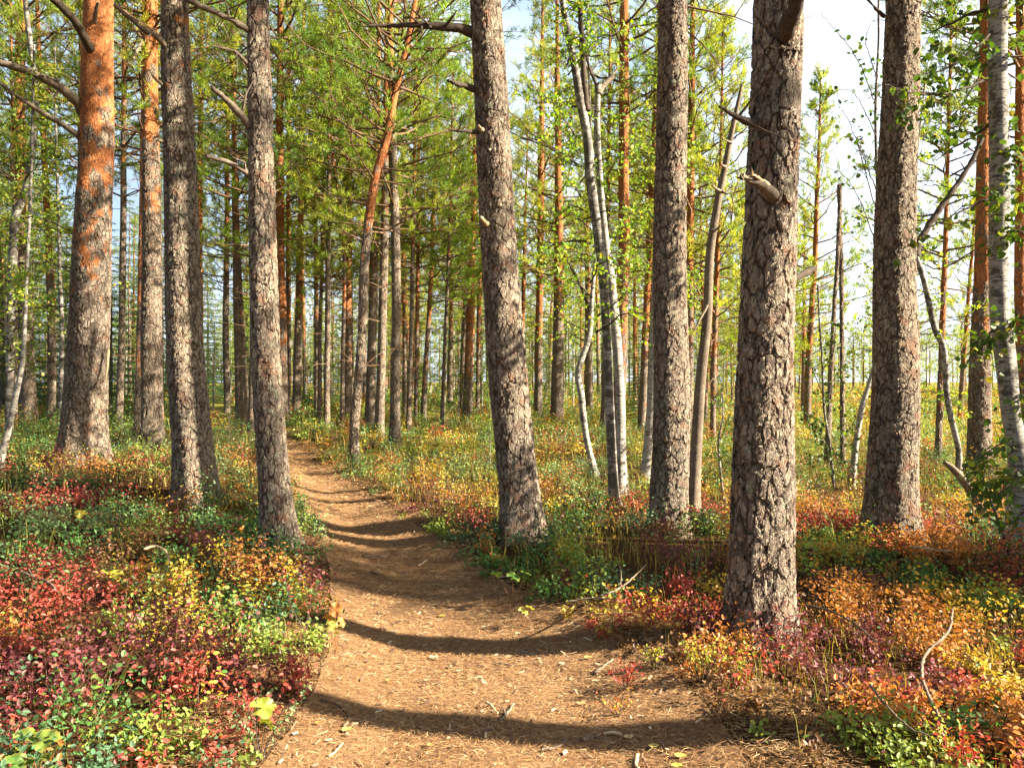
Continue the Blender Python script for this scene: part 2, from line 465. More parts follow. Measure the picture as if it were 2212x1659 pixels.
# ------------------------------------------------------------------ crowns
def shoots(mb, p, d, L, nn, nl, nw, mat, cols):
    """needle brushes: p,d (S,3), L (S,) shoot length, nn needles each"""
    Sn = len(p)
    if Sn == 0: return
    p = np.repeat(p, nn, 0); d = np.repeat(norm(d), nn, 0); Lr = np.repeat(L, nn)
    t = rng.random(len(p))
    r = rng.normal(size=(len(p), 3)); per = norm(r - (r * d).sum(1)[:, None] * d)
    s = p + d * (t * Lr)[:, None]
    nd = norm(d * (.55 + .5 * t[:, None]) + per * .8)
    ln = nl * rng.uniform(.7, 1.25, len(p))[:, None]
    r2 = rng.normal(size=(len(p), 3)); wd = norm(np.cross(nd, r2)) * nw
    e = s + nd * ln
    V = np.stack([s - wd * .6, s + wd * .6, e + wd * .35, e - wd * .35], 1).reshape(-1, 3)
    F = np.arange(len(p) * 4).reshape(-1, 4)
    c = np.repeat(np.repeat(cols, nn, 0), 4, 0)
    c = c * np.repeat(rng.uniform(.75, 1.25, (len(p), 1)), 4, 0)
    mb.add(V, F, mat, c)

NEEDLE_PAL = np.array([[.155, .225, .035], [.21, .265, .04], [.11, .18, .035], [.25, .29, .05], [.075, .14, .035]])
def pine_crown(name, H, hb, Rmax, seed, dens=.72, dead=.8, nl=.095, nw=.0085, nn=13, pal_p=(.3, .3, .2, .12, .08), trunk_bend=None):
    """a Scots pine crown round a straight trunk axis, base hb, top H; slot 0 needles, slot 1 limbs"""
    global rng
    keep = rng; rng = np.random.default_rng(seed)
    mb = MB(); P = []; Dv = []; Ls = []; Cc = []
    z = hb
    while z < H - .2:
        f = (z - hb) / (H - hb)
        prof = (0.45 + .55 * math.sin(math.pi * min(1, f * 1.25 + .12) ** .9)) * (1 - f ** 2.2) + .08
        nb = rng.integers(3, 6) if f < .85 else rng.integers(4, 7)
        a0 = rng.random() * 6.28
        for k in range(nb):
            if rng.random() < .22 * (1 - f): continue
            a = a0 + k * 6.283 / nb + rng.normal() * .3
            L = Rmax * prof * rng.uniform(.6, 1.2)
            el = rad(rng.uniform(-8, 22) + 35 * f)
            o = np.array([math.cos(a), math.sin(a), 0.0])
            n = 7
            t = np.linspace(0, 1, n)
            side = np.array([-o[1], o[0], 0]) * rng.normal() * .18
            pts = np.array([0, 0, z + rng.normal() * .12]) + t[:, None] * L * (o * math.cos(el) + np.array([0, 0, math.sin(el)])) + (t ** 2)[:, None] * L * (side + np.array([0, 0, rng.uniform(-.02, .32)])) + rng.normal(size=(n, 3)) * .035 * L * t[:, None]
            r0 = .009 + .010 * L
            tube(mb, pts, r0 * (1 - .8 * t), 4, 1, None, False)
            nt_ = max(3, int(L * 5.0 * dens))
            for j in range(nt_):
                tt = .30 + .70 * (j + rng.random()) / nt_
                x = tt * (n - 1); i0 = min(int(x), n - 2); q = pts[i0] + (pts[i0 + 1] - pts[i0]) * (x - i0)
                bd = norm(pts[i0 + 1] - pts[i0])
                r = rng.normal(size=3); r[2] = r[2] * .55 + .25
                td = norm(bd * .75 + norm(r) * .8)
                tl = (.22 + .5 * (1 - abs(tt - .6))) * rng.uniform(.55, 1.2) * min(1, L / 1.2)
                e = q + td * tl + np.array([0, 0, .1 * tl])
                tube(mb, np.array([q, (q + e) / 2 + rng.normal(size=3) * .02, e]), np.array([.009, .006, .004]), 3, 1, None, False)
                ns = max(2, int(3 * tl / .4 + rng.random()))
                ci = rng.choice(5, p=pal_p)
                for s in range(ns + 1):
                    ff = .45 + .55 * s / ns
                    P.append(q + (e - q) * ff)
                    rr = rng.normal(size=3); rr[2] = abs(rr[2]) * .8
                    Dv.append(td * (1.0 if s == ns else .55) + norm(rr) * .65 + np.array([0, 0, .3])); Ls.append(rng.uniform(.08, .20)); Cc.append(NEEDLE_PAL[ci] * rng.uniform(.85, 1.15))
        z += rng.uniform(.30, .55) * (1 - .3 * f)
    if dead:
        zz = hb * dead
        while zz < hb:
            for k in range(rng.integers(1, 4)):
                a = rng.random() * 6.28; L = rng.uniform(.4, 1.5)
                o = np.array([math.cos(a), math.sin(a), rng.uniform(-.25, .25)])
                t = np.linspace(0, 1, 5)[:, None]
                pts = np.array([0, 0, zz + rng.normal() * .2]) + t * L * o + rng.normal(size=(5, 3)) * .06 * L * t + t ** 2 * np.array([0, 0, -.15 * L])
                tube(mb, pts, .011 * (1.1 - t[:, 0]), 3, 1, None, False)
                for _ in range(2):
                    q = pts[rng.integers(2, 5)]; e = q + norm(o + rng.normal(size=3) * .7) * L * .35
                    tube(mb, np.array([q, e]), np.array([.006, .002]), 3, 1, None, False)
            zz += rng.uniform(.25, .6)
    shoots(mb, np.array(P), np.array(Dv), np.array(Ls), nn, nl, nw, 0, np.array(Cc))
    rng = keep
    return mb.mesh(name, [M_NEEDLE, M_LIMB])

def spruce_crown(name, H, hb, Rmax, seed, nn=12):
    global rng
    keep = rng; rng = np.random.default_rng(seed)
    mb = MB(); P = []; Dv = []; Ls = []; Cc = []
    z = hb
    while z < H - .1:
        f = (z - hb) / (H - hb)
        nb = rng.integers(4, 7); a0 = rng.random() * 6.28
        for k in range(nb):
            a = a0 + k * 6.283 / nb + rng.normal() * .2
            L = (Rmax * (1 - f) ** .85 + .08) * rng.uniform(.75, 1.15)
            o = np.array([math.cos(a), math.sin(a), 0.0]); sd_ = np.array([-o[1], o[0], 0])
            t = np.linspace(0, 1, 6)[:, None]
            pts = np.array([0, 0, z]) + t * L * o + np.array([0, 0, 1.0]) * L * (-.30 * t + .22 * t ** 2)
            tube(mb, pts, (.006 + .008 * L) * (1.05 - t[:, 0]), 3, 1, None, False)
            m = max(4, int(L * 14))
            for j in range(m):
                tt = .12 + .88 * j / m; q = np.array([0, 0, z]) + tt * L * o + np.array([0, 0, L * (-.30 * tt + .22 * tt * tt)])
                for sg in (-1, 1):
                    d = norm(o * .8 + sd_ * sg * .8 + np.array([0, 0, -.25]) + rng.normal(size=3) * .15)
                    tl = L * .42 * (1.1 - tt) * rng.uniform(.6, 1.2) + .05
                    ns = max(1, int(tl / .12))
                    for s in range(ns):
                        P.append(q + d * tl * s / ns); Dv.append(d); Ls.append(.13); Cc.append(np.array([.05, .105, .03]) * rng.uniform(.7, 1.5))
        z += max(.16, .034 * H)
    shoots(mb, np.array(P), np.array(Dv), np.array(Ls), nn, .026, .006, 0, np.array(Cc))
    rng = keep
    return mb.mesh(name, [M_NEEDLE, M_LIMB])

def leaves_at(mb, p, size, cols, mat=0, up=.6, elong=.72, six=True, droop=0.0):
    """broad leaves as folded hexagons"""
    N = len(p)
    nrm = rng.normal(size=(N, 3)); nrm[:, 2] = np.abs(nrm[:, 2]) + up; nrm = norm(nrm)
    r = rng.normal(size=(N, 3)); r[:, 2] -= droop
    a = norm(r - (r * nrm).sum(1)[:, None] * nrm); b = np.cross(nrm, a)
    s = np.broadcast_to(size, (N,))[:, None]
    L = a * s; W = b * s * elong * .5
    if six:
        V = np.stack([p, p + L * .3 + W, p + L * .72 + W * .85, p + L, p + L * .72 - W * .85, p + L * .3 - W], 1)
        fold = nrm * s * .10
        V[:, 1] += fold; V[:, 2] += fold; V[:, 4] += fold; V[:, 5] += fold
        V = V.reshape(-1, 3)
        i = np.arange(N)[:, None] * 6
        F = np.concatenate([i + np.array([[0, 1, 2, 3]]), i + np.array([[0, 3, 4, 5]])])
        mb.add(V, F, mat, np.repeat(cols, 6, 0))
    else:
        V = np.stack([p, p + L * .5 + W, p + L, p + L * .5 - W], 1).reshape(-1, 3)
        mb.add(V, np.arange(N * 4).reshape(-1, 4), mat, np.repeat(cols, 4, 0))

LEAF_PAL = np.array([[.16, .26, .03], [.11, .21, .03], [.26, .31, .04], [.40, .33, .04]])
def birch_crown(name, H, hb, Rmax, seed, n_br=26, leaf=.05, per=26, pal_p=(.4, .3, .22, .08), spread=1.0):
    global rng
    keep = rng; rng = np.random.default_rng(seed)
    mb = MB(); P = []; Cc = []
    for k in range(n_br):
        f = (k + rng.random()) / n_br; z = hb + (H - hb) * f * .96
        a = rng.random() * 6.28; L = Rmax * (1 - f * .75) * rng.uniform(.45, 1.15)
        o = np.array([math.cos(a), math.sin(a), 0.0]); el = rad(rng.uniform(15, 50))
        n = 7; t = np.linspace(0, 1, n)[:, None]
        pts = np.array([0, 0, z]) + t * L * (o * math.cos(el) + np.array([0, 0, math.sin(el)])) - t ** 2.2 * np.array([0, 0, L * .42 * spread]) + rng.normal(size=(n, 3)) * .05 * L * t
        tube(mb, pts, (.004 + .008 * L) * (1.05 - .95 * t[:, 0]), 4, 1, None, False)
        for j in range(int(4 + 5 * L)):
            i0 = rng.integers(1, n); q = pts[i0]
            e = q + norm(o * .5 + rng.normal(size=3) * .7 + np.array([0, 0, -.15])) * rng.uniform(.15, .5) * min(1, L)
            tube(mb, np.array([q, (q + e) / 2 + rng.normal(size=3) * .02, e]), np.array([.004, .003, .0015]), 3, 1, None, False)
            m = int(per * rng.uniform(.2, .55)) + 1
            tt = rng.random((m, 1)) * .9 + .1
            P.append(q + (e - q) * tt + rng.normal(size=(m, 3)) * leaf * .7)
            Cc.append(LEAF_PAL[rng.choice(4, size=m, p=pal_p)] * rng.uniform(.75, 1.2, (m, 1)))
    leaves_at(mb, np.concatenate(P), leaf * rng.uniform(.7, 1.2, sum(len(x) for x in P)), np.concatenate(Cc), 0, .15, .8, leaf > .045, .6)
    rng = keep
    return mb.mesh(name, [M_LEAF, M_TWIG])

TALL = [pine_crown('tall_pine_crown', 17, 8.0, 2.6, 1), pine_crown('tall_pine_crown', 16, 7.4, 2.3, 2), pine_crown('tall_pine_crown', 15, 6.0, 2.4, 3)]
MIDP = [pine_crown('pine_crown', 14, 4.6, 2.2, 4, .68, .35, .095, .009, 15, (.22, .34, .1, .28, .06)), pine_crown('pine_crown', 13, 4.0, 1.9, 5, .68, .35, .095, .009, 15, (.2, .36, .08, .32, .04)), pine_crown('pine_crown', 12, 5.0, 1.7, 6, .7, .35, .095, .009, 15, (.2, .3, .1, .35, .05))]
BOGP = [pine_crown('bog_pine_crown', 9, 2.4, 1.6, 7, .7, .35, .10, .011, 14, (.25, .42, .06, .25, .02)), pine_crown('bog_pine_crown', 7.5, 1.4, 1.4, 8, .7, .35, .10, .011, 14, (.25, .4, .06, .27, .02)), pine_crown('bog_pine_crown', 10.5, 3.6, 1.5, 9, .65, .35, .10, .011, 14, (.22, .4, .07, .28, .03))]
CROWN_H = {}
for L_, hs in ((TALL, ((17, 8.0), (16, 7.4), (15, 6.0))), (MIDP, ((14, 4.6), (13, 4.0), (12, 5.0))), (BOGP, ((9, 2.4), (7.5, 1.4), (10.5, 3.6)))):
    for m_, h_ in zip(L_, hs): CROWN_H[m_.name] = h_
SPRUCE = [spruce_crown('spruce_crown', 9, .7, 1.7, 21), spruce_crown('spruce_crown', 5, .3, 1.2, 22)]
BIRCHC = [birch_crown('birch_crown', 6, 1.2, 1.5, 31), birch_crown('birch_crown', 8, 2.2, 1.8, 32, 30), birch_crown('birch_crown', 3.6, .5, 1.1, 33, 20)]

# ------------------------------------------------------------------ trees traced from the photo
PINES = 'pine trees of the forest'; BIRCHES = 'birch trees among the pines'
def trunk_axis(D, pl, H, zb):
    """pl = [(x, y, width)] photo pixels from the base up -> local axis with radius, base point"""
    A = []
    for x, y, wd in pl:
        X_, _, Z_ = to_world(x, y, D); A.append((X_, Z_, wd * KPX * D / 2))
    A = np.array(A)
    bx = A[0, 0]; z0 = zb
    if A[0, 1] > z0 + .05:      # carry the trunk down to the ground along its own lean
        sl = (A[1, 0] - A[0, 0]) / (A[1, 1] - A[0, 1]); bx = A[0, 0] - sl * (A[0, 1] - z0) * .6
        A = np.vstack([[bx, z0, A[0, 2] * 1.06], A])
    else:
        A[0, 1] = min(A[0, 1], z0) ; z0 = A[0, 1]
    A = np.vstack([[A[0, 0], A[0, 1] - .18, A[0, 2] * 1.1], A])
    top = A[-1]; sl = (A[-1, 0] - A[-3, 0]) / (A[-1, 1] - A[-3, 1])
    zt = zb + H
    if top[1] < zt - 1:
        for f in (.25, .55, 1.0):
            dz = (zt - top[1]) * f
            A = np.vstack([A, [top[0] + sl * dz * (1 - .35 * f), top[1] + dz, top[2] * (1 - .87 * f) + .012 * f]])
    return A, bx

def make_tree(name, label, cat, D, pl, H, crown=None, sides=12, step=.25, mat=None, color=(1, .3, 0, 1), group=PINES, vis=None, flare=.30, lobe=.045, parent_only=False):
    X0 = to_world(*pl[0][:2], D)[0]
    zb = float(ground(X0, D))
    A, bx = trunk_axis(D, pl, H, zb)
    root = empty(name, (bx, D, zb), label, cat, group)
    pts = np.stack([A[:, 0] - bx, np.zeros(len(A)), A[:, 1] - zb, A[:, 2]], 1)
    zv = vis if vis else 0
    P = resample(pts, (lambda z: step if z < zv else .35) if vis else step)
    r = np.maximum(P[:, 3], .006)
    zl = P[:, 2]
    r = r * (1 + flare * np.exp(-np.maximum(zl - .02, 0) / .22))
    ph = rng.random(6) * 6.28
    def lob(Pp, th):
        z = Pp[:, 2][:, None]; t = th[None, :]
        e = np.exp(-np.maximum(z, 0) / .35)
        return 1 + lobe * (np.sin(2 * t + ph[0] + z * .8) * .5 + np.sin(3 * t + ph[1] - z * 1.1) * .4 + np.sin(5 * t + ph[2] + z * .5) * .25 + .5 * np.sin(t + z * 2.1 + ph[3])) + e * (.11 * np.sin(4 * t + ph[4]) + .05 * np.sin(7 * t + ph[5]))
    wob = .25 * lobe * np.stack([np.sin(zl * 1.9 + ph[5]) * r * 2, np.cos(zl * 2.3 + ph[4]) * r * 2, zl * 0], 1)
    mb = MB(); tube(mb, P[:, :3] + wob, r, sides, 0, None, True, True, lob)
    tr = link('trunk', mb.mesh('trunk', [mat or M_PINE]), root)
    tr.color = color
    if crown is not None:
        h, hb = CROWN_H.get(crown.name, (0, 0))
        c = link('crown', crown, root)
        sc = H / h if h else 1
        zc = hb * sc if h else 0
        xc = float(np.interp(zc, zl, P[:, 0])); xt = float(np.interp(H - .5, zl, P[:, 0]))
        ang = math.atan2(xt - xc, max(H - .5 - zc, .1))
        c.color = (1.4, 1.32, 1.05, 1)
        c.rotation_euler = (0, ang, rng.random() * 6.28)
        c.rotation_mode = 'ZYX' if False else 'XYZ'
        M = Matrix.Rotation(ang, 4, 'Y') @ Matrix.Rotation(rng.random() * 6.28, 4, 'Z') @ Matrix.Scale(sc, 4)
        off = Vector((xc, 0, zc)) - (M @ Vector((0, 0, hb if h else 0)))
        c.matrix_local = Matrix.Translation(off) @ M
    return root

def px_branch(root, D, pl, r0, r1, mat=M_DEAD, dd=0.0, wob=.15, sides=7, twigs=0, seed=0, name='branch', label=None):
    """branch traced in photo pixels; dd = metres its tip leaves the trunk's own distance"""
    rg = np.random.default_rng(seed + 5)
    n = len(pl); A = []
    for i_, (x, y) in enumerate(pl):
        d = D + dd * i_ / max(n - 1, 1)
        A.append(to_world(x, y, d))
    A = np.array(A) - np.array(root.location)
    P = resample(A, .05)
    t = np.linspace(0, 1, len(P))
    P = P + rg.normal(size=P.shape) * min(wob * r0 * .6, .0035)
    r = (r0 + (r1 - r0) * t ** .8) * (1 + min(.16, .0035 / r0) * rg.normal(size=len(P)))
    r = np.maximum(r, .002)
    mb = MB(); tube(mb, P, r, sides, 0)
    for k in range(twigs):
        i0 = int(rg.uniform(.3, .95) * (len(P) - 1)); q = P[i0]
        L = rg.uniform(.12, .5); d = norm(P[min(i0 + 1, len(P) - 1)] - P[i0 - 1] + rg.normal(size=3) * .04)
        e = q + L * norm(d * .7 + rg.normal(size=3) * .6)
        tube(mb, np.array([q, (q + e) / 2 + rg.normal(size=3) * .025, e]), np.array([r[i0] * .45, r[i0] * .3, .0015]), 4, 0)
    if name == 'broken_stub':                    # torn fibres at the break
        tdir = norm(P[-1] - P[-3])
        for k in range(7):
            q = P[-1] - tdir * .02 + rg.normal(size=3) * r1 * .7
            e = q + norm(tdir + rg.normal(size=3) * .22) * rg.uniform(.03, .08)
            tube(mb, np.array([q, (q + e) / 2, e]), np.array([r1 * .5, r1 * .4, .0008]), 4, 0)
    o = link(name, mb.mesh(name, [mat]), root)
    if label: o['label'] = label
    return o

NO_ORANGE = (.62, .5, 0, 1)
# --- the seven big pines by the path
HP = {}
HP['a'] = make_tree('pine_tree', 'thick pine at the left edge whose trunk turns from grey to bright orange bark', 'pine tree', 11.5,
    [(180, 990, 92), (183, 900, 85), (190, 750, 80), (199, 600, 77), (206, 400, 70), (211, 200, 64), (216, 0, 56)], 17, TALL[0], 88, .016, None, (.20, .15, 0, 1), vis=8.5)
HP['b'] = make_tree('pine_tree', "slimmer pine with pale lower trunk and orange upper bark beside the thick orange pine", 'pine tree', 13.9,
    [(328, 965, 44), (328, 850, 41), (328, 700, 40), (328, 400, 37), (325, 200, 31), (328, 0, 27)], 16, TALL[1], 56, .025, None, (.27, .1, 0, 1), vis=9.6)
HP['c'] = make_tree('pine_tree', 'dark shaded grey pine with green lichen on its foot, left of the path', 'pine tree', 9.0,
    [(418, 1062, 84), (414, 950, 80), (408, 850, 76), (400, 700, 71), (393, 500, 66), (388, 300, 61), (382, 150, 57), (378, 0, 53)], 17, TALL[1], 88, .014, None, (.33, .75, 0, 1), vis=7.4)
HP['d'] = make_tree('pine_tree', 'pale sunlit grey pine banded by shadows, standing at the left edge of the path', 'pine tree', 7.2,
    [(600, 1198, 76), (597, 1120, 66), (588, 1000, 61), (577, 800, 59), (570, 600, 56), (565, 400, 51), (562, 200, 46), (558, 0, 41)], 15, TALL[2], 80, .013, None, (.55, .8, 0, 1), vis=6.2)
HP['e'] = make_tree('pine_tree', "left-leaning pine in the middle with a long dead side branch near the top", 'pine tree', 7.7,
    [(1130, 1172, 92), (1124, 1080, 84), (1115, 1000, 80), (1096, 800, 80), (1082, 600, 74), (1070, 400, 72), (1060, 200, 70), (1049, 0, 64)], 16, TALL[0], 96, .013, None, NO_ORANGE, vis=6.4)
HP['f'] = make_tree('pine_tree', 'straight upright pine with half-lit bark between the leaning middle pine and the nearest pine', 'pine tree', 8.0,
    [(1445, 1160, 84), (1446, 1080, 78), (1450, 900, 74), (1448, 700, 69), (1447, 500, 66), (1450, 300, 63), (1452, 150, 61), (1453, 0, 59)], 17, TALL[2], 88, .014, None, NO_ORANGE, vis=6.7)
HP['g'] = make_tree('pine_tree', 'nearest and largest pine on the right, with deeply furrowed bark and a broken branch stub', 'pine tree', 4.75,
    [(1636, 1385, 140), (1637, 1290, 131), (1640, 1180, 127), (1645, 1050, 122), (1650, 900, 113), (1657, 750, 106), (1664, 600, 103), (1668, 450, 101), (1671, 300, 99), (1675, 150, 99), (1678, 0, 98)], 16, TALL[0], 132, .0095, None, NO_ORANGE, vis=4.25, lobe=.075)
HP['h'] = make_tree('pine_tree', "dark pine between the nearest pine and the right-hand birch, only its right edge sunlit", 'pine tree', 7.9,
    [(1928, 1155, 112), (1928, 1080, 102), (1928, 1000, 97), (1932, 800, 89), (1932, 600, 82), (1937, 400, 78), (1943, 200, 72), (1950, 0, 67)], 17, TALL[1], 96, .013, None, NO_ORANGE, vis=6.6)
# their dead branches
B = px_branch
B(HP['a'], 11.5, [(205, 135), (196, 108), (184, 84), (160, 44), (112, -4)], .075, .05, M_TWIG, -.9, seed=1)
B(HP['a'], 11.5, [(182, 246), (168, 222), (140, 196), (110, 178), (60, 154), (-10, 134)], .085, .045, M_DEAD, -.8, twigs=2, seed=2)
B(HP['a'], 11.5, [(184, 312), (158, 285), (100, 248), (45, 214), (-10, 172)], .055, .02, M_DEAD, -.9, twigs=3, seed=3)
B(HP['a'], 11.4, [(234, 755), (232, 790), (229, 815), (224, 824)], .022, .012, M_PALE, -.15, seed=4, name='torn_bark_strip', label='white strip of torn bark curling off the trunk')
B(HP['a'], 11.4, [(208, 65), (207, 40), (214, 8)], .045, .02, M_DEAD, -.3, seed=5)
B(HP['b'], 13.9, [(318, 75), (300, 108), (288, 130)], .04, .02, M_DEAD, -.4, seed=7)
B(HP['b'], 13.9, [(312, 136), (290, 128), (266, 122)], .03, .01, M_TWIG, -.3, twigs=1, seed=8)
B(HP['c'], 9.0, [(370, 118), (356, 98), (336, 78), (310, 64), (275, 36), (250, 14)], .042, .02, M_DEAD, -.7, twigs=4, seed=9)
B(HP['c'], 9.0, [(362, 194), (350, 184), (330, 165)], .028, .015, M_DEAD, -.3, seed=10)
B(HP['c'], 9.0, [(362, 315), (354, 308), (343, 303)], .03, .016, M_DEAD, -.25, seed=11)
B(HP['d'], 7.2, [(545, 72), (528, 62), (496, 42), (455, 24), (395, -4)], .03, .026, M_DEAD, -.45, twigs=2, seed=12)
B(HP['d'], 7.2, [(545, 152), (530, 136), (512, 115), (492, 108), (458, 101)], .022, .008, M_DEAD, -.4, twigs=2, seed=13)
B(HP['d'], 7.2, [(548, 285), (530, 262), (500, 226), (478, 206), (458, 190)], .045, .02, M_DEAD, -.35, twigs=1, seed=14)
B(HP['d'], 7.2, [(548, 388), (530, 372), (500, 354), (470, 344), (445, 338)], .032, .018, M_DEAD, -.4, twigs=1, seed=15)
B(HP['e'], 7.7, [(1026, 76), (1000, 66), (950, 60), (890, 56), (830, 58), (796, 57)], .058, .012, M_TWIG, -.4, twigs=9, seed=16)
B(HP['e'], 7.7, [(1034, 196), (1010, 190), (985, 182), (968, 176)], .04, .016, M_TWIG, -.3, twigs=2, seed=17)
B(HP['e'], 7.7, [(1040, 290), (1015, 285), (970, 283)], .026, .012, M_TWIG, -.25, twigs=1, seed=18)
B(HP['e'], 7.5, [(1050, 484), (1042, 476), (1038, 468)], .03, .012, M_PALE, -.2, seed=19)
B(HP['e'], 7.5, [(1042, 282), (1036, 277), (1034, 272)], .02, .01, M_PALE, -.15, seed=20)
B(HP['g'], 4.62, [(1690, 88), (1700, 56), (1716, 18), (1730, -25)], .052, .042, M_TWIG, -.25, sides=14, seed=21)
B(HP['g'], 4.7, [(1634, 268), (1610, 262), (1588, 252), (1570, 240), (1555, 232)], .03, .008, M_TWIG, -.25, twigs=2, seed=22)
B(HP['g'], 4.57, [(1672, 424), (1652, 408), (1632, 396), (1616, 388), (1600, 381)], .04, .012, M_DEAD, -.26, wob=.5, sides=12, seed=23, name='broken_stub', label='pale splintered stub of a broken branch')
B(HP['g'], 4.57, [(1655, 404), (1638, 386), (1622, 376)], .02, .004, M_PALE, -.3, wob=.5, sides=10, seed=24, name='broken_stub')
B(HP['g'], 4.8, [(1700, 608), (1722, 600), (1742, 590), (1758, 579)], .03, .018, M_TWIG, .25, seed=25)
B(HP['h'], 7.9, [(1908, 38), (1890, 20), (1870, -2)], .02, .012, M_TWIG, -.3, seed=26)

# --- the birches on the right and in the middle
def birch(label, D, pl, H, crown=None, col=.4, sides=20, step=.06, name='birch_tree', flare=.3):
    return make_tree(name, label, 'birch tree', D, pl, H, crown, sides, step, M_BIRCH, (col, 0, 0, 1), BIRCHES, 7.0, flare, .06)
bk = birch('white-barked birch with black patches at the right edge of the picture', 7.0,
    [(2204, 1200, 56), (2202, 1106, 50), (2198, 989, 42), (2182, 889, 38), (2173, 788, 42), (2162, 688, 42), (2158, 555, 40), (2158, 435, 40), (2155, 267, 38), (2152, 134, 37), (2155, 0, 35)], 10, None, .78, 40, .03)
bc1 = birch('crooked thin birch with a swollen bend, left of the twin stems', 13.0,
    [(1284, 1022, 16), (1269, 956, 13), (1261, 905, 14), (1256, 855, 14), (1249, 802, 13), (1273, 722, 12), (1279, 638, 9), (1286, 555, 7), (1284, 480, 6), (1280, 400, 5)], 9, BIRCHC[1], .7, 14, .05)
B(bc1, 13.0, [(1277, 685), (1266, 650), (1250, 610), (1235, 580), (1222, 555), (1212, 520)], .03, .01, M_TWIG, .2, twigs=5, seed=31)
bA = birch('dark-stemmed birch leaning left, the darker of the twin stems in the middle', 9.9,
    [(1327, 1100, 24), (1323, 989, 20), (1316, 855, 20), (1310, 722, 19), (1298, 555, 21), (1277, 401, 22), (1269, 301, 20), (1253, 217, 19), (1239, 134, 16), (1219, 33, 13), (1212, -20, 12)], 9, BIRCHC[1], .95, 20, .05)
B(bA, 9.9, [(1268, 240), (1262, 180), (1258, 110), (1254, 40), (1250, -20)], .045, .03, M_TWIG, .1, twigs=6, seed=32)
bB = birch('white-barked birch, the brighter of the twin stems in the middle', 10.6,
    [(1341, 1035, 26), (1340, 950, 23), (1340, 889, 21), (1336, 789, 20), (1328, 688, 22), (1319, 600, 20), (1310, 535, 16), (1299, 435, 14), (1290, 301, 14), (1291, 200, 12), (1296, 183, 11)], 4.2, None, .7, 20, .05)
B(bB, 10.6, [(1292, 205), (1302, 188), (1314, 176), (1324, 166)], .05, .03, M_DEAD, .1, twigs=3, seed=33)
B(bB, 10.6, [(1292, 200), (1284, 175), (1272, 145), (1266, 120), (1262, 90)], .03, .012, M_TWIG, .1, twigs=4, seed=34)
birch('white birch half hidden behind the straight upright pine', 12.0,
    [(1392, 1050, 24), (1396, 1000, 20), (1402, 930, 20), (1408, 850, 19), (1414, 700, 18), (1420, 500, 16), (1424, 300, 13), (1426, 100, 11)], 9.5, BIRCHC[1], .45, 16, .08)
bj = birch('thin crooked birch forking in two beside the dark right-hand pine', 11.0,
    [(2071, 1030, 14), (2071, 972, 12), (2058, 915, 12), (2046, 855, 12), (2038, 755, 13), (2018, 705, 13), (1995, 605, 12), (1978, 555, 11), (1970, 500, 9)], 5, None, .9, 14, .05)
B(bj, 11.0, [(1978, 552), (1986, 521), (2018, 468), (2058, 411), (2098, 348), (2120, 300)], .055, .03, M_TWIG, .2, twigs=7, seed=35)
birch('young leaning birch behind the dark right-hand pine', 11.5,
    [(1840, 1045, 13), (1850, 950, 12), (1862, 880, 12), (1874, 840, 10), (1892, 780, 9), (1910, 700, 7)], 6, BIRCHC[0], .55, 12, .08)
birch('leaning pale birch at the far left between the lingonberry shrubs', 11.0,
    [(8, 965, 14), (13, 949, 13), (27, 889, 12), (38, 838, 11), (48, 785, 10), (54, 700, 8), (58, 600, 7)], 6, BIRCHC[0], .8, 12, .08)
birch('birch with a curved trunk crossing the orange pine at the far left', 16.0,
    [(20, 860, 16), (26, 650, 17), (33, 485, 17), (50, 430, 15), (63, 384, 14), (80, 234, 12), (72, 134, 11), (60, 33, 10)], 11, BIRCHC[1], .95, 12, .12)
birch('slender greenish birch left of the thick orange pine', 18.0,
    [(131, 890, 11), (133, 800, 10), (134, 700, 9), (130, 600, 8), (128, 500, 7)], 9, BIRCHC[1], .95, 10, .15)

# --- mid-distance pines, one by one
def mp(label, D, pl, H, crown, orange=4.0, sides=16, step=.12, cat='pine tree', lich=.1, name='pine_tree', flare=.18):
    return make_tree(name, label, cat, D, pl, H, crown, sides, step, M_PINE_FAR if D > 16 else M_PINE, (orange / 20, lich, 0, 1), PINES, 12, flare, .05)
mp('thin orange trunk almost touching the slimmer sunlit pine on its left side', 14.6, [(296, 950, 17), (300, 860, 16), (306, 600, 13), (310, 300, 11), (312, 120, 9)], 13, MIDP[2], 2.2, 20, .08)
mp('brown pine with one sunlit edge at the far left behind the curved birch', 20, [(62, 880, 32), (60, 789, 29), (52, 640, 28), (47, 555, 25), (43, 334, 22), (45, 150, 20), (48, 0, 17)], 17, TALL[0], 5.2)
mp('thin orange-brown pine between the far left pine and the thick orange pine', 21, [(111, 875, 18), (112, 722, 16), (107, 555, 15), (100, 401, 13), (93, 250, 11), (86, 100, 9)], 15, TALL[2], 4.4)
mp('very thin pole of a pine at the left edge', 19, [(34, 810, 8), (35, 740, 8), (32, 555, 7), (30, 400, 6)], 11, MIDP[2], 6)
mp('pale straight pine between the two orange pines on the left', 20, [(258, 890, 17), (262, 755, 14), (266, 555, 13), (268, 368, 12), (269, 200, 10)], 15, TALL[2], 7)
mp('orange pine trunk showing between the shaded grey pine and the pale banded pine', 25, [(432, 850, 14), (432, 650, 13), (431, 485, 13), (434, 267, 11), (436, 100, 9)], 16, TALL[1], 2.5)
mp('pale sunlit pole left of the path where it bends away', 28, [(490, 845, 14), (488, 700, 13), (490, 555, 12), (492, 370, 10)], 14, MIDP[0], 6)
mp('brown pine close behind the pale pole at the bend of the path', 22, [(518, 870, 20), (515, 750, 18), (511, 555, 15), (507, 380, 12), (505, 200, 10)], 15, TALL[0], 6)
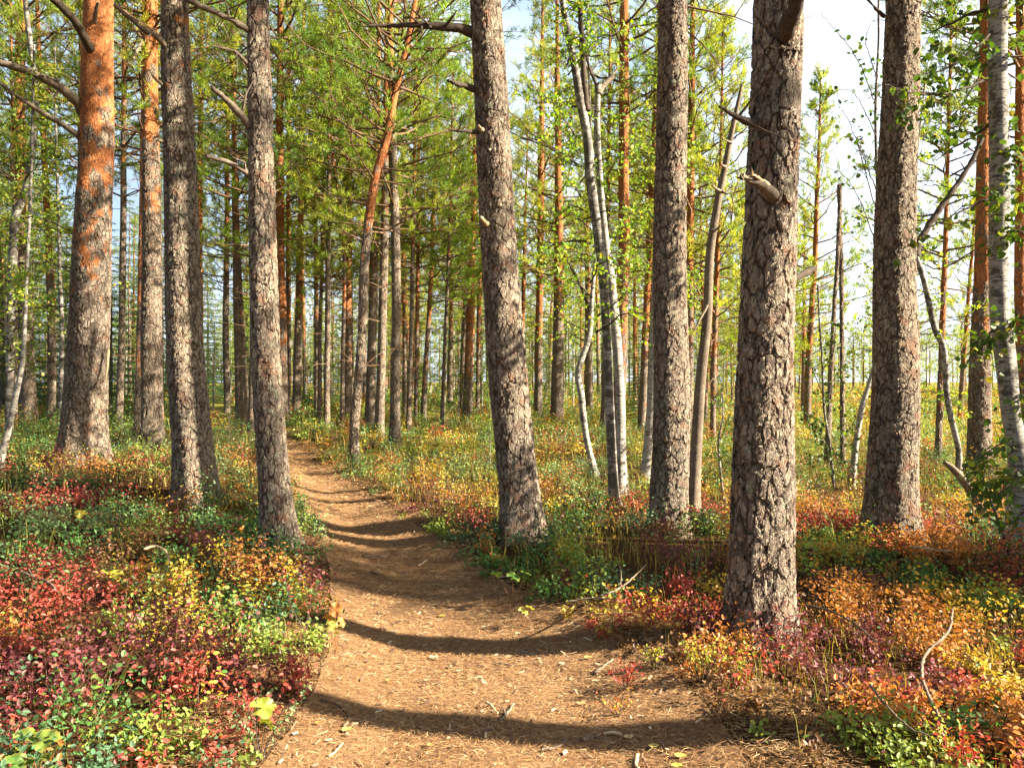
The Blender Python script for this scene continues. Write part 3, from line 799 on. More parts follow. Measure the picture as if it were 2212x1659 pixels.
mp('thin leaning pine leaning against the brown pine at the bend of the path', 21, [(535, 885, 10), (528, 780, 9), (521, 640, 8), (515, 500, 7)], 11, MIDP[2], 4)
mp('sunlit trunk peeping out at the left side of the pale banded pine', 18, [(541, 965, 14), (542, 900, 13), (544, 822, 12), (546, 600, 10)], 13, MIDP[1], 4.5)
mp('tall orange pine just behind the pale banded pine', 21, [(611, 880, 22), (609, 700, 20), (606, 555, 19), (605, 234, 15), (607, 0, 11)], 17, TALL[0], 2.6)
mp('dark thin pine right of the tall orange pine', 25, [(623, 850, 12), (623, 655, 11), (624, 400, 9), (626, 200, 8)], 14, MIDP[0], 3.5)
mp('dark reddish pine, broadest of the poles right of the pale banded pine', 27, [(641, 875, 20), (643, 755, 17), (647, 600, 15), (651, 400, 12), (654, 220, 10)], 16, TALL[1], 4.0)
mp('straight orange pole with a forked neighbour, third past the pale banded pine', 26, [(684, 880, 11), (684, 700, 10), (683, 555, 9), (681, 380, 8)], 13, MIDP[1], 4.2)
mp('pale lower pole standing right against an orange one', 22, [(689, 920, 11), (691, 820, 10), (691, 722, 9), (696, 560, 7)], 10, BOGP[2], 5)
mp('knobbly grey pole between the thin poles right of the path', 20, [(706, 935, 14), (706, 830, 13), (708, 700, 12), (709, 555, 11), (711, 400, 9)], 13, MIDP[2], 7)
mp('very thin straight pole left of the leaning orange pine', 21, [(739, 910, 10), (741, 760, 9), (744, 555, 7), (732, 430, 6), (724, 370, 5)], 10, BOGP[2], 4)
mp("thin leaning pine with orange crossing top at the right edge of the path's bend", 14.2,
    [(765, 1008, 21), (765, 960, 19), (767, 900, 19), (772, 855, 19), (782, 722, 18), (789, 555, 18), (808, 401, 18), (835, 301, 17), (855, 200, 14), (875, 117, 12), (892, 33, 10)], 13, TALL[2], 4.4, 24, .06, 'pine tree', .2)
mp('pale sunlit pine directly behind the leaning pine', 22, [(800, 870, 22), (804, 740, 20), (808, 555, 18), (812, 400, 15), (815, 250, 12)], 15, MIDP[0], 6)
mp('grey pine with dark bark, in the middle of the three behind the leaning pine', 19, [(820, 905, 22), (824, 780, 19), (830, 555, 18), (832, 400, 15), (834, 250, 13)], 15, MIDP[1], 6.5)
mp('dark pine with a peeled brown patch low on its trunk', 17, [(853, 930, 24), (854, 850, 22), (856, 700, 21), (855, 555, 20), (851, 380, 18), (845, 167, 15), (843, 0, 12)], 15, MIDP[0], 7.2, 20, .1)
mp('thin dark pole hidden between the peeled pine and a pale pole', 27, [(874, 840, 9), (873, 700, 8), (871, 500, 7)], 12, MIDP[2], 4)
mp('bright white-lit thin pole right of the peeled pine', 21, [(883, 900, 12), (888, 740, 10), (892, 555, 9), (895, 400, 8)], 12, MIDP[2], 6)
mp('thin orange pole right of the white-lit pole', 24, [(899, 860, 10), (901, 700, 9), (903, 555, 8), (904, 380, 7)], 12, MIDP[0], 3)
mp('slender orange pine leaning right in the gap before the middle pine', 24, [(916, 872, 13), (920, 780, 11), (927, 680, 10), (933, 555, 9), (938, 420, 8)], 12, MIDP[1], 2.8)
mp('thin pale pole standing alone in the gap left of the middle pine', 23, [(956, 900, 11), (961, 755, 9), (969, 555, 7), (973, 400, 6)], 11, BOGP[2], 6)
mp('spindly pole nearest the left side of the leaning middle pine', 30, [(1032, 840, 9), (1034, 700, 9), (1037, 555, 8), (1040, 400, 7)], 12, MIDP[2], 3)
mp('second spindly pole left of the leaning middle pine', 29, [(1018, 865, 8), (1021, 740, 8), (1023, 600, 7), (1026, 440, 6)], 11, BOGP[2], 3)
mp('brown straight pine right of the leaning middle pine', 27, [(1162, 890, 18), (1164, 740, 17), (1167, 555, 15), (1168, 400, 14), (1170, 250, 12)], 15, MIDP[0], 2.8)
mp('stout pine, orange above and grey below, behind the crooked thin birch', 25, [(1203, 900, 28), (1204, 820, 25), (1206, 700, 23), (1207, 555, 20), (1206, 350, 15), (1204, 200, 12)], 15, MIDP[1], 4.0)
mp('short-looking trunk seen through the bend of the crooked birch', 30, [(1272, 870, 17), (1271, 780, 15), (1270, 650, 13), (1268, 500, 11)], 13, MIDP[2], 5)
mp('dark trunk behind the foot of the twin birch stems', 22, [(1303, 930, 16), (1306, 850, 14), (1309, 700, 13), (1312, 500, 11)], 13, MIDP[2], 7)
mp('thick orange pine rising behind the twin birch stems', 19, [(1336, 900, 29), (1340, 780, 27), (1344, 650, 26), (1347, 555, 25), (1347, 350, 23), (1348, 100, 20), (1348, 0, 18)], 17, TALL[1], 2.4)
mp('narrow orange pine left of the straight upright pine', 21, [(1385, 935, 18), (1390, 822, 16), (1399, 600, 14), (1407, 420, 13), (1416, 200, 11)], 14, MIDP[0], 2.4)
mp('orange pine half hidden behind the right side of the straight upright pine', 20, [(1489, 950, 19), (1489, 750, 18), (1489, 555, 18), (1492, 350, 16), (1494, 150, 13)], 15, MIDP[1], 3.6)
mp('thin brown pine behind the grey dead snag', 20, [(1539, 965, 13), (1542, 800, 12), (1547, 621, 11), (1552, 480, 9)], 11, BOGP[0], 2.5)
mp('brown pine with bright lit edge right of the nearest pine', 24, [(1744, 935, 15), (1746, 800, 14), (1752, 680, 12), (1760, 555, 11), (1764, 420, 9)], 11, BOGP[0], 2.5)
mp('stout pine with bright sunlit side behind the right-hand birch', 12.9, [(2113, 1040, 48), (2116, 900, 43), (2119, 750, 38), (2122, 555, 32), (2124, 350, 28), (2126, 150, 24)], 15, TALL[0], 3.2, 40, .03)
mp('reddish pine at the very right edge behind the birch', 14.5, [(2212, 1000, 32), (2210, 800, 28), (2206, 600, 26), (2204, 400, 22), (2202, 200, 18)], 14, TALL[2], 1.8, 24, .08)
mp('thin two-toned pine in front of the yellow bog', 15, [(2027, 1010, 14), (2030, 900, 13), (2035, 720, 12), (2041, 555, 10), (2044, 420, 8)], 10, BOGP[2], 2.4, 16, .1)
mp('slim slanting pine on the open bog', 30, [(2074, 905, 11), (2080, 800, 10), (2090, 660, 8), (2098, 560, 7)], 9, BOGP[0], 2.2)
mp('dark slender pole right of the nearest pine, the left one of a pair', 13.8, [(1786, 1025, 12), (1791, 900, 10), (1800, 700, 8), (1809, 555, 7), (1814, 420, 6)], 5, None, 6)
mp('pale slender pole right of the nearest pine, the right one of a pair', 14.2, [(1821, 1022, 10), (1820, 850, 9), (1818, 700, 8), (1816, 555, 8), (1812, 400, 7)], 5.6, None, 7)

# the dead snag and the broken log
sn = make_tree('dead_snag', 'grey dead slanting trunk with a broken top left of the nearest pine', 'dead tree', 9.6,
    [(1497, 1095, 28), (1503, 989, 25), (1513, 822, 22), (1527, 688, 20), (1533, 555, 18), (1545, 470, 17), (1554, 418, 15), (1566, 360, 14), (1577, 301, 12), (1590, 240, 10), (1602, 184, 6)], 2, None, 18, .05, M_DEAD, (1, 1, 1, 1), None, 8)
for s_, pl_ in enumerate(([(1578, 310), (1568, 306), (1560, 300)], [(1566, 362), (1556, 356)], [(1555, 415), (1543, 406), (1538, 400)], [(1560, 415), (1566, 418)], [(1540, 500), (1548, 496), (1556, 488)], [(1528, 660), (1512, 690), (1498, 718)])):
    B(sn, 9.5, pl_, .022, .008, M_DEAD, -.15, seed=50 + s_)
lg = make_tree('leaning_log', 'broken grey log propped slantwise in the shrubs in front of the stout right-hand pine', 'log', 9.2,
    [(2128, 1150, 20), (2118, 1100, 19), (2098, 1062, 19), (2078, 1034, 17), (2058, 1012, 14), (2040, 998, 9)], .3, None, 14, .04, M_DEAD, (1, 1, 1, 1), None, 4, .05)

# ------------------------------------------------------------------ the crowd of farther trees, each copied from a prototype
def straight_trunk(name, H, r0, seed, sides=9):
    rg = np.random.default_rng(seed)
    z = np.linspace(-.15, H - .1, 14)
    P = np.stack([rg.normal(size=14).cumsum() * .012, rg.normal(size=14).cumsum() * .012, z], 1)
    r = r0 * (1 - .9 * np.clip(z / H, 0, 1) ** 1.1) * (1 + .3 * np.exp(-np.maximum(z, 0) / .2)) + .006
    mb = MB(); tube(mb, P, r, sides, 0)
    return mb.mesh(name, [M_PINE_FAR])
FT = {}
for L_ in (TALL, MIDP, BOGP):
    for k_, m_ in enumerate(L_): FT[m_.name] = straight_trunk('trunk', CROWN_H[m_.name][0], {0: .145, 1: .125, 2: .11}[k_] * (1 if L_ is not BOGP else .72), 70 + k_)
def proto_tree(crown, name, label, cat, group, trunk_mat=None, trunk=None, color=(.2, .1, 0, 1)):
    r = empty(name, (0, 0, 0), label, cat, group)
    t = link('trunk', trunk or FT[crown.name], r); t.color = color
    link('crown', crown, r)
    return r
def copy_tree(root, loc, rz, sc, label=None, group=None, orange=None, tint=None, lean=0):
    r = root.copy(); C.objects.link(r); r.location = loc; r.rotation_euler = (lean * math.cos(rz * 3), lean * math.sin(rz * 5), rz); r.scale = (sc, sc, sc)
    if label: r['label'] = label
    if group: r['group'] = group
    for ch in root.children:
        c = ch.copy(); C.objects.link(c); c.parent = r
        if orange is not None and 'trunk' in c.name: c.color = (orange / 20, .1, 0, 1)
        if tint is not None and 'crown' in c.name: c.color = (*tint, 1)
    return r
LAB_L = 'tall far pine in the dense stand left of where the path vanishes'
LAB_C = 'far sunlit pine pole in the crowd beyond the shrubs in the middle'
LAB_R = 'low sunlit bog pine beyond the big right-hand pines'
used = set()
protos = {}
def far_pine(crown, x, y, label, sc=1.0, group=None, orange=None, tint=(1, 1, 1)):
    z = float(ground(x, y)) - .03
    key = crown.name
    if key not in protos:
        r = proto_tree(crown, 'pine_tree', label, 'pine tree', group or PINES); r.location = (x, y, z); r.scale = (sc,) * 3
        r.rotation_euler = (0, 0, rng.random() * 6.28)
        for ch in r.children:
            if 'crown' in ch.name: ch.color = (*tint, 1)
            else: ch.color = ((orange or 3) / 20, .1, 0, 1)
        protos[key] = r
        return r
    return copy_tree(protos[key], (x, y, z), rng.random() * 6.28, sc, label, group or PINES, orange, tint, .03)

placed = []
def try_place(x, y, dmin):
    if trail_d(np.array(x), np.array(y)) < .9: return False
    for a, b in placed:
        if (a - x) ** 2 + (b - y) ** 2 < dmin * dmin: return False
    placed.append((x, y)); return True
G_L, G_C, G_R = 'far pines left of the path', 'far pine poles in the middle', 'bog pines on the right'
cnt = 0
while cnt < 30:                                    # left stand
    y = rng.uniform(23, 62); a = rad(rng.uniform(-36, -9)); x = y * math.tan(a)
    if not try_place(x, y, 2.0): continue
    far_pine(random.choice(TALL + MIDP[:2]), x, y, LAB_L, rng.uniform(.85, 1.1), G_L, rng.uniform(2, 7), (1.4, 1.32, 1.0)); cnt += 1
cnt = 0
while cnt < 34:                                    # middle
    y = rng.uniform(25, 66); a = rad(rng.uniform(-10, 12)); x = y * math.tan(a)
    if not try_place(x, y, 1.9): continue
    far_pine(random.choice(MIDP + [BOGP[2], TALL[2]]), x, y, LAB_C, rng.uniform(.8, 1.08), G_C, rng.uniform(1.5, 5), (1.5, 1.4, 1.0)); cnt += 1
cnt = 0
while cnt < 40:                                    # bog on the right
    y = rng.uniform(20, 75); a = rad(rng.uniform(11, 36)); x = y * math.tan(a)
    if rng.random() < .9 and 22 < y < 75 and rad(21) < a < rad(33): continue
    if not try_place(x, y, 2.2): continue
    far_pine(random.choice(BOGP + [MIDP[2]]), x, y, LAB_R, rng.uniform(.75, 1.1), G_R, rng.uniform(1, 3), (1.5, 1.4, 1.0)); cnt += 1

# pines standing out of the frame to the right: they throw the bands of shade over path and shrubs
SHADE = 'pine standing out of the picture to the right'
for (x, y, k, sxy, top) in ((5.0, 2.7, 0, 1, 17), (9.5, 4.4, 1, 1, 16), (25, -2.6, 0, .6, 17), (28, 8.2, 1, .6, 16), (18.2, 3.4, 2, .6, 12.2), (22.0, 2.7, 2, .6, 14.4), (20.2, 3.5, 2, .5, 13)):
    t_ = far_pine(TALL[k], x, y, SHADE, 1.0, 'pines out of the picture on the right', 8)
    t_.scale = (sxy, sxy, top / CROWN_H[TALL[k].name][0])
for (x, y, k) in ((-9, 3, 0), (-7, -2, 1), (-3, -6, 2), (3, -7, 0), (8, -8, 1), (-12, 7, 1), (-3.4, -3, 1), (-14, 12, 0), (0.8, -12, 2), (-5, -9, 0), (-10, -6, 1), (-12, 0, 2), (-16, 4, 1), (-8, -13, 2), (5, -14, 1), (-17, -5, 0), (-20, 8, 2), (11, -13, 0), (-3, -16, 1), (-1.5, -4.5, 1), (-6, 0.5, 2)):
    far_pine(TALL[k], x, y, 'pine standing out of the picture behind the viewer', 1.0, 'pines out of the picture behind the viewer', 6)  # rest of the wood, added out of view to screen off sky light

# unseen spruces added for shade, then spruces and young birches in the mid-distance
def und(crown, H, label, name, cat, group, spots, trunk_r, mat, bcol):
    z = np.linspace(-.1, H * .96, 9)
    rg = np.random.default_rng(int(H * 10))
    P = np.stack([rg.normal(size=9).cumsum() * .02, rg.normal(size=9).cumsum() * .02, z], 1)
    mb = MB(); tube(mb, P, trunk_r * (1.05 - z / H), 7, 0)
    tm = mb.mesh('trunk', [mat]); first = None
    for (x, y, sc) in spots:
        zz = float(ground(x, y)) - .02
        if first is None:
            first = empty(name, (x, y, zz), label, cat, group); first.scale = (sc,) * 3
            t = link('trunk', tm, first); t.color = (bcol, .1, 0, 1)
            link('crown', crown, first)
        else: copy_tree(first, (x, y, zz), rng.random() * 6.28, sc, label)
und(SPRUCE[0], 9, 'dark spruce added out of the picture to the right for its shade', 'spruce_tree', 'spruce tree', 'spruces added out of the picture on the right', [(8.3, 5.05, 1.0), (10.6, 4.5, 1.15), (13.4, 3.9, 1.3), (7.0, 5.9, .7)], .09, M_PINE_FAR, .6)  # unseen, added to throw dense shade over path and shrubs
def pxs(L): return [((px_ - 1106) * KPX * D, D, s) for px_, D, s in L]
und(SPRUCE[0], 9, 'dark spruce in the dense undergrowth at the far left', 'spruce_tree', 'spruce tree', 'spruces at the far left', pxs([(40, 27, .8), (110, 25, .9), (170, 31, 1.0), (240, 28, .8), (280, 36, 1.1), (350, 33, .8), (420, 38, 1.1), (70, 38, 1.2), (450, 52, 1.2), (530, 58, 1.3), (590, 56, 1.2), (320, 48, 1.3), (140, 46, 1.3)]), .09, M_PINE_FAR, .6)
und(SPRUCE[1], 5, 'green young spruce among the poles in the middle distance', 'spruce_tree', 'spruce tree', 'young spruces in the middle distance', pxs([(655, 31, .55), (730, 34, .6), (1000, 38, .6), (1120, 33, .5), (1180, 40, .7), (1380, 24, .6), (1480, 26, .7), (460, 42, .9)]), .05, M_PINE_FAR, .6)
und(BIRCHC[2], 3.6, 'small leafy birch bush in the sunlit middle distance', 'birch_bush', 'birch bush', 'birch bushes in the middle distance', pxs([(900, 30, 1), (990, 26, .9), (1060, 34, 1.1), (1130, 29, .9), (1240, 31, 1.0), (1320, 27, .9), (1100, 42, 1.2), (940, 44, 1.3), (860, 36, 1.1), (1400, 33, 1.1), (1460, 40, 1.2), (1560, 28, .8), (1650, 36, 1.0), (720, 40, 1.2), (1180, 50, 1.4), (1280, 48, 1.4), (1020, 52, 1.5), (560, 46, 1.6), (500, 50, 1.6), (620, 44, 1.5), (690, 48, 1.5), (800, 46, 1.5), (420, 44, 1.4), (960, 36, 1.1), (1040, 30, .9), (1150, 44, 1.4), (1330, 46, 1.4), (1220, 38, 1.2), (1420, 46, 1.3), (1700, 44, 1.1), (1790, 50, 1.2), (830, 54, 1.7), (900, 58, 1.8), (1100, 58, 1.8), (1380, 55, 1.6), (740, 52, 1.6)]), .03, M_BIRCH, .6)
und(BIRCHC[0], 6, 'young birch with yellow-green leaves among the far poles', 'birch_tree', 'birch tree', 'young birches among the far poles', pxs([(150, 24, .9), (220, 30, 1.0), (330, 26, .9), (560, 36, 1.0), (760, 32, 1.0), (1010, 40, 1.1), (1090, 37, 1.1), (1240, 42, 1.2), (1360, 38, 1.0), (460, 33, .9), (1510, 35, 1.0), (1600, 46, 1.1), (20, 20, .9), (90, 30, 1.1), (520, 44, 1.2), (590, 52, 1.4), (660, 46, 1.2), (820, 42, 1.2), (930, 50, 1.3), (980, 56, 1.5), (1150, 52, 1.4), (1300, 54, 1.4), (1430, 50, 1.3), (270, 42, 1.2), (380, 46, 1.3), (180, 44, 1.3)]), .045, M_BIRCH, .5)

# the far wood closing the view, one mass
FW = MB(); rg = np.random.default_rng(99); keep = rng; rng = rg
for band, (y0, y1, n, h0, h1) in enumerate(((72, 95, 90, 8, 14), (95, 140, 170, 9, 16), (140, 190, 170, 11, 17))):
    for k in range(n):
        y = rg.uniform(y0, y1); a = rad(rg.uniform(-42, 42)); x = y * math.tan(a)
        if trail_d(np.array(x), np.array(y)) < 1 or (a > rad(20) and y < 98): continue
        H = rg.uniform(h0, h1) * (.82 if a > rad(10) else 1.0); z0 = float(ground(x, y))
        hb = H * rg.uniform(.04, .25)
        tube(FW, np.array([[x, y, z0 - .1], [x + rg.normal() * .1, y, z0 + H * .5], [x + rg.normal() * .2, y, z0 + H * .95]]), np.array([.13, .10, .03]), 4, 1, None, False)
        m = 230
        f = rg.random(m); zz = z0 + hb + (H - hb) * f
        R_ = (H * .15) * (1 - f) ** .7 * np.sqrt(rg.random(m)) + .15; th = rg.random(m) * 6.28
        p = np.stack([x + R_ * np.cos(th), y + R_ * np.sin(th), zz], 1)
        d = np.stack([np.cos(th), np.sin(th), rg.uniform(.1, .8, m)], 1)
        shoots(FW, p, d, np.full(m, .35), 4, .32, .045, 0, np.tile(np.array([.15, .20, .04]) * rg.uniform(.75, 1.35), (m, 1)))
rng = keep
fo = link('far_forest', FW.mesh('far_forest', [M_NEEDLE, M_LIMB])); fo.color = (1.2, 1.1, 1, 1)
tag(fo, 'far-off wood of low pines closing the view behind the bog', 'forest', None, 'stuff')

# ------------------------------------------------------------------ leafy twigs of the right-hand birch and a sapling by the pine
LEAF_SHADE = LEAF_PAL * .62  # birch palette darkened: the shadow on these sprays is put into the colour
def leafy(root, D, pl, r0, r1, dd, n_leaf, leaf, spread, seed, pal_p=(.35, .4, .2, .05), twigs=8, name='branch'):
    global rng
    rg = np.random.default_rng(seed); keep = rng; rng = rg
    A = np.array([to_world(x, y, D + dd * i_ / max(len(pl) - 1, 1)) for i_, (x, y) in enumerate(pl)]) - np.array(root.location)
    P = resample(A, .06) ; P += rg.normal(size=P.shape) * .004
    t = np.linspace(0, 1, len(P))
    mb = MB(); tube(mb, P, r0 + (r1 - r0) * t, 5, 1)
    pts = []
    for k in range(twigs):
        q = P[int(rg.uniform(.15, 1) * (len(P) - 1))]
        e = q + norm(rg.normal(size=3) + np.array([0, 0, -.4])) * rg.uniform(.4, 1) * spread
        tube(mb, np.array([q, (q + e) / 2 + rg.normal(size=3) * .02, e]), np.array([.004, .003, .0015]), 3, 1)
        m = max(1, n_leaf // twigs)
        pts.append(q + (e - q) * rg.random((m, 1)) ** .7 + rg.normal(size=(m, 3)) * leaf * .6)
    p = np.concatenate(pts)
    leaves_at(mb, p, leaf * rg.uniform(.6, 1.2, len(p)), LEAF_SHADE[rg.choice(4, size=len(p), p=pal_p)] * rg.uniform(.7, 1.15, (len(p), 1)), 0, .05, .8, True, .8)
    rng = keep
    return link(name, mb.mesh(name, [M_LEAF, M_TWIG]), root)
for s_, a_ in enumerate((
    ([(2150, 20), (2100, 30), (2040, 60), (1995, 75)], .02, .3, 40), ([(2152, 60), (2100, 110), (2040, 150), (1975, 165)], .016, -.4, 60),
    ([(2155, 160), (2090, 190), (2030, 205), (1960, 200), (1910, 185)], .016, -.6, 80), ([(2155, 250), (2110, 290), (2060, 320), (2020, 350)], .014, .2, 50),
    ([(2158, 420), (2110, 440), (2050, 470), (1980, 505)], .014, -.5, 45), ([(2158, 330), (2185, 340), (2230, 370)], .012, -.3, 50), ([(2160, 520), (2190, 500), (2230, 520)], .012, -.4, 60),
    ([(2165, 700), (2135, 720), (2100, 740)], .010, -.3, 40), ([(2175, 720), (2200, 690), (2235, 680)], .010, -.4, 50), ([(2195, 950), (2160, 960), (2110, 990), (2080, 1010)], .010, -.5, 60), ([(2200, 1000), (2180, 1040), (2150, 1080)], .010, -.6, 50),
    ([(2202, 860), (2225, 850), (2250, 840)], .01, -.3, 40), ([(2158, 100), (2190, 90), (2240, 110)], .012, .3, 60), ([(2155, 10), (2190, -10), (2230, -20)], .012, .2, 60))):
    leafy(bk, 7.0, a_[0], a_[1], .004, a_[2], int(a_[3] * 1.9), .07, .38, 200 + s_, (.3, .5, .15, .05), 11)
# thin birch sprays hanging into the open sky left of the dark pine
sp_ = birch('thin leafy birch whose sprays hang in the open sky left of the dark right-hand pine', 8.6,
    [(1905, 1130, 9), (1902, 900, 8), (1898, 700, 7), (1895, 450, 6), (1890, 250, 6), (1896, 100, 5)], 6.5, None, 1.0, 8, .1)
for s_, a_ in enumerate(([(1893, 240), (1880, 200), (1850, 130), (1810, 75), (1770, 30)], [(1893, 180), (1880, 130), (1868, 90), (1880, 50)], [(1893, 300), (1860, 230), (1840, 200), (1800, 195)], [(1896, 420), (1860, 330), (1820, 240), (1790, 230)], [(1897, 480), (1850, 300), (1870, 350), (1830, 300)], [(1890, 520), (1850, 420), (1820, 380), (1780, 360)], [(1898, 330), (1920, 320), (1960, 300), (1990, 290)], [(1898, 560), (1930, 540), (1960, 520)])):
    leafy(sp_, 8.6, a_, .007, .003, -.4, 26, .055, .22, 240 + s_, (.3, .55, .12, .03), 7)
hz = birch('leafy sapling with dark green leaves beside the pair of slender poles', 11.5, [(1800, 1040, 7), (1792, 960, 6), (1780, 880, 5), (1776, 780, 4)], 3, None, 1.0, 8, .1)
for s_, a_ in enumerate(([(1795, 980), (1770, 940), (1740, 920)], [(1795, 1000), (1830, 940), (1850, 900)], [(1780, 880), (1800, 820), (1830, 780)], [(1780, 860), (1760, 810), (1750, 790)], [(1795, 960), (1820, 1010), (1850, 1000)], [(1778, 800), (1800, 760), (1805, 700)], [(1790, 930), (1760, 900), (1735, 890)], [(1798, 1020), (1830, 1030), (1870, 990)], [(1796, 1000), (1776, 985), (1755, 1000)])):
    leafy(hz, 11.5, a_, .008, .003, -.3, 44, .065, .35, 260 + s_, (.35, .5, .12, .03), 8)
h2 = birch('small leafy bush at the foot of the grey dead snag', 10.5, [(1560, 1050, 6), (1552, 960, 5), (1562, 900, 4), (1560, 850, 3)], 2.2, None, 1.0, 8, .1)
for s_, a_ in enumerate(([(1560, 1010), (1590, 980), (1600, 950)], [(1556, 950), (1575, 900), (1590, 890)], [(1560, 900), (1545, 860), (1570, 830)], [(1558, 990), (1535, 960), (1525, 930)], [(1560, 1030), (1590, 1040), (1605, 1020)])):
    leafy(h2, 10.5, a_, .006, .002, -.3, 40, .05, .28, 280 + s_, (.55, .25, .18, .02), 7)
h3 = birch('leafy sapling growing under the right-hand birch', 6.8, [(2190, 1230, 7), (2170, 1160, 6), (2140, 1080, 5), (2120, 1020, 4)], 1.8, None, 1.0, 8, .1)
for s_, a_ in enumerate(([(2160, 1130), (2120, 1110), (2090, 1090)], [(2170, 1160), (2130, 1190), (2080, 1210)], [(2150, 1100), (2180, 1050), (2205, 1030)], [(2180, 1200), (2210, 1180), (2235, 1170)], [(2175, 1180), (2200, 1130), (2215, 1100)], [(2140, 1090), (2110, 1050), (2085, 1040)])):
    leafy(h3, 6.8, a_, .006, .002, -.3, 34, .06, .25, 300 + s_, (.4, .5, .08, .02), 6)
# green spruce sapling by the bend of the path
und(SPRUCE[1], 5, 'knee-high spruce sapling with green top at the left bend of the path', 'spruce_sapling', 'spruce sapling', None, [((495 - 1106) * KPX * 13, 13, .24)], .04, M_PINE_FAR, .6)
und(BIRCHC[2], 3.6, 'birch bush with tangled bare twigs at the left foot of the leaning middle pine', 'birch_bush', 'birch bush', None, [((1060 - 1106) * KPX * 14.0, 14.0, .42)], .03, M_BIRCH, .9)

# ------------------------------------------------------------------ the low shrubs
PAL = np.array([
    [.085, .185, .045],   # 0 green
    [.075, .155, .075],   # 1 blue green
    [.22, .29, .05],      # 2 yellow green
    [.50, .36, .045],     # 3 yellow
    [.44, .18, .045],     # 4 orange
    [.38, .075, .055],     # 5 red
    [.17, .045, .05],     # 6 burgundy
    [.17, .085, .035],    # 7 brown
    [.19, .29, .115]])    # 8 pale green
#      green blue  yg   yel  oran red  burg brown pale
ZW = {'ln': [.24, .19, .03, .03, .05, .11, .17, .06, .18], 'lm': [.30, .14, .12, .03, .04, .05, .01, .02, .34], 'rn': [.06, .0, .17, .17, .23, .18, .06, .15, .0],
      'rm': [.34, .24, .05, .02, .08, .07, .11, .12, .0], 'ce': [.14, .02, .26, .17, .15, .09, .03, .16, .02], 'cf': [.22, .03, .33, .05, .03, .01, .0, .02, .34], 'bog': [.12, 0, .50, .22, .06, .01, 0, .03, .10]}
ZW = {k: np.array(v) / sum(v) for k, v in ZW.items()}
def weights(x, y):
    jx = (fbm(x * .9, y * .9, 41) - .5) * 2.0; jy = (fbm(x * .7, y * .7, 47) - .5) * 3.0
    X_ = x + jx; Y_ = y + jy * smooth(4, 9, y)
    left = 1 - smooth(-1.2, -.4, X_ - trail_c(np.minimum(Y_, 12)))
    W = np.zeros((len(x), 9))
    nl = left * (1 - smooth(5.8, 7.4, Y_)); ml = left * smooth(5.8, 7.4, Y_) * (1 - smooth(14, 18, Y_))
    r_ = 1 - left
    rn = r_ * (1 - smooth(5.0, 6.0, Y_)); rm = r_ * smooth(5.0, 6.0, Y_) * (1 - smooth(8.0, 9.2, Y_)); ce = r_ * smooth(8.0, 9.2, Y_) * (1 - smooth(10.5, 13, Y_))
    f = 1 - nl - ml - rn - rm - ce
    bog = f * smooth(7, 12, X_ - (Y_ - 20) * .12); cf = f - bog
    for k, m_ in (('ln', nl), ('lm', ml), ('rn', rn), ('rm', rm), ('ce', ce), ('cf', cf), ('bog', bog)):
        W += np.clip(m_, 0, 1)[:, None] * ZW[k][None, :]
    return W
def pick(x, y, seed):
    """species per plant: the zone's mix, clumped by noise"""
    W = weights(x, y)
    N = np.stack([fbm(x * 1.5 + 31 * k, y * 1.5 - 17 * k, 60 + k, 2) for k in range(9)], 1)
    sc_ = W * np.exp(24.0 * (N - .5)) * rng.gamma(2.5, 1, W.shape)
    return np.argmax(sc_, 1)

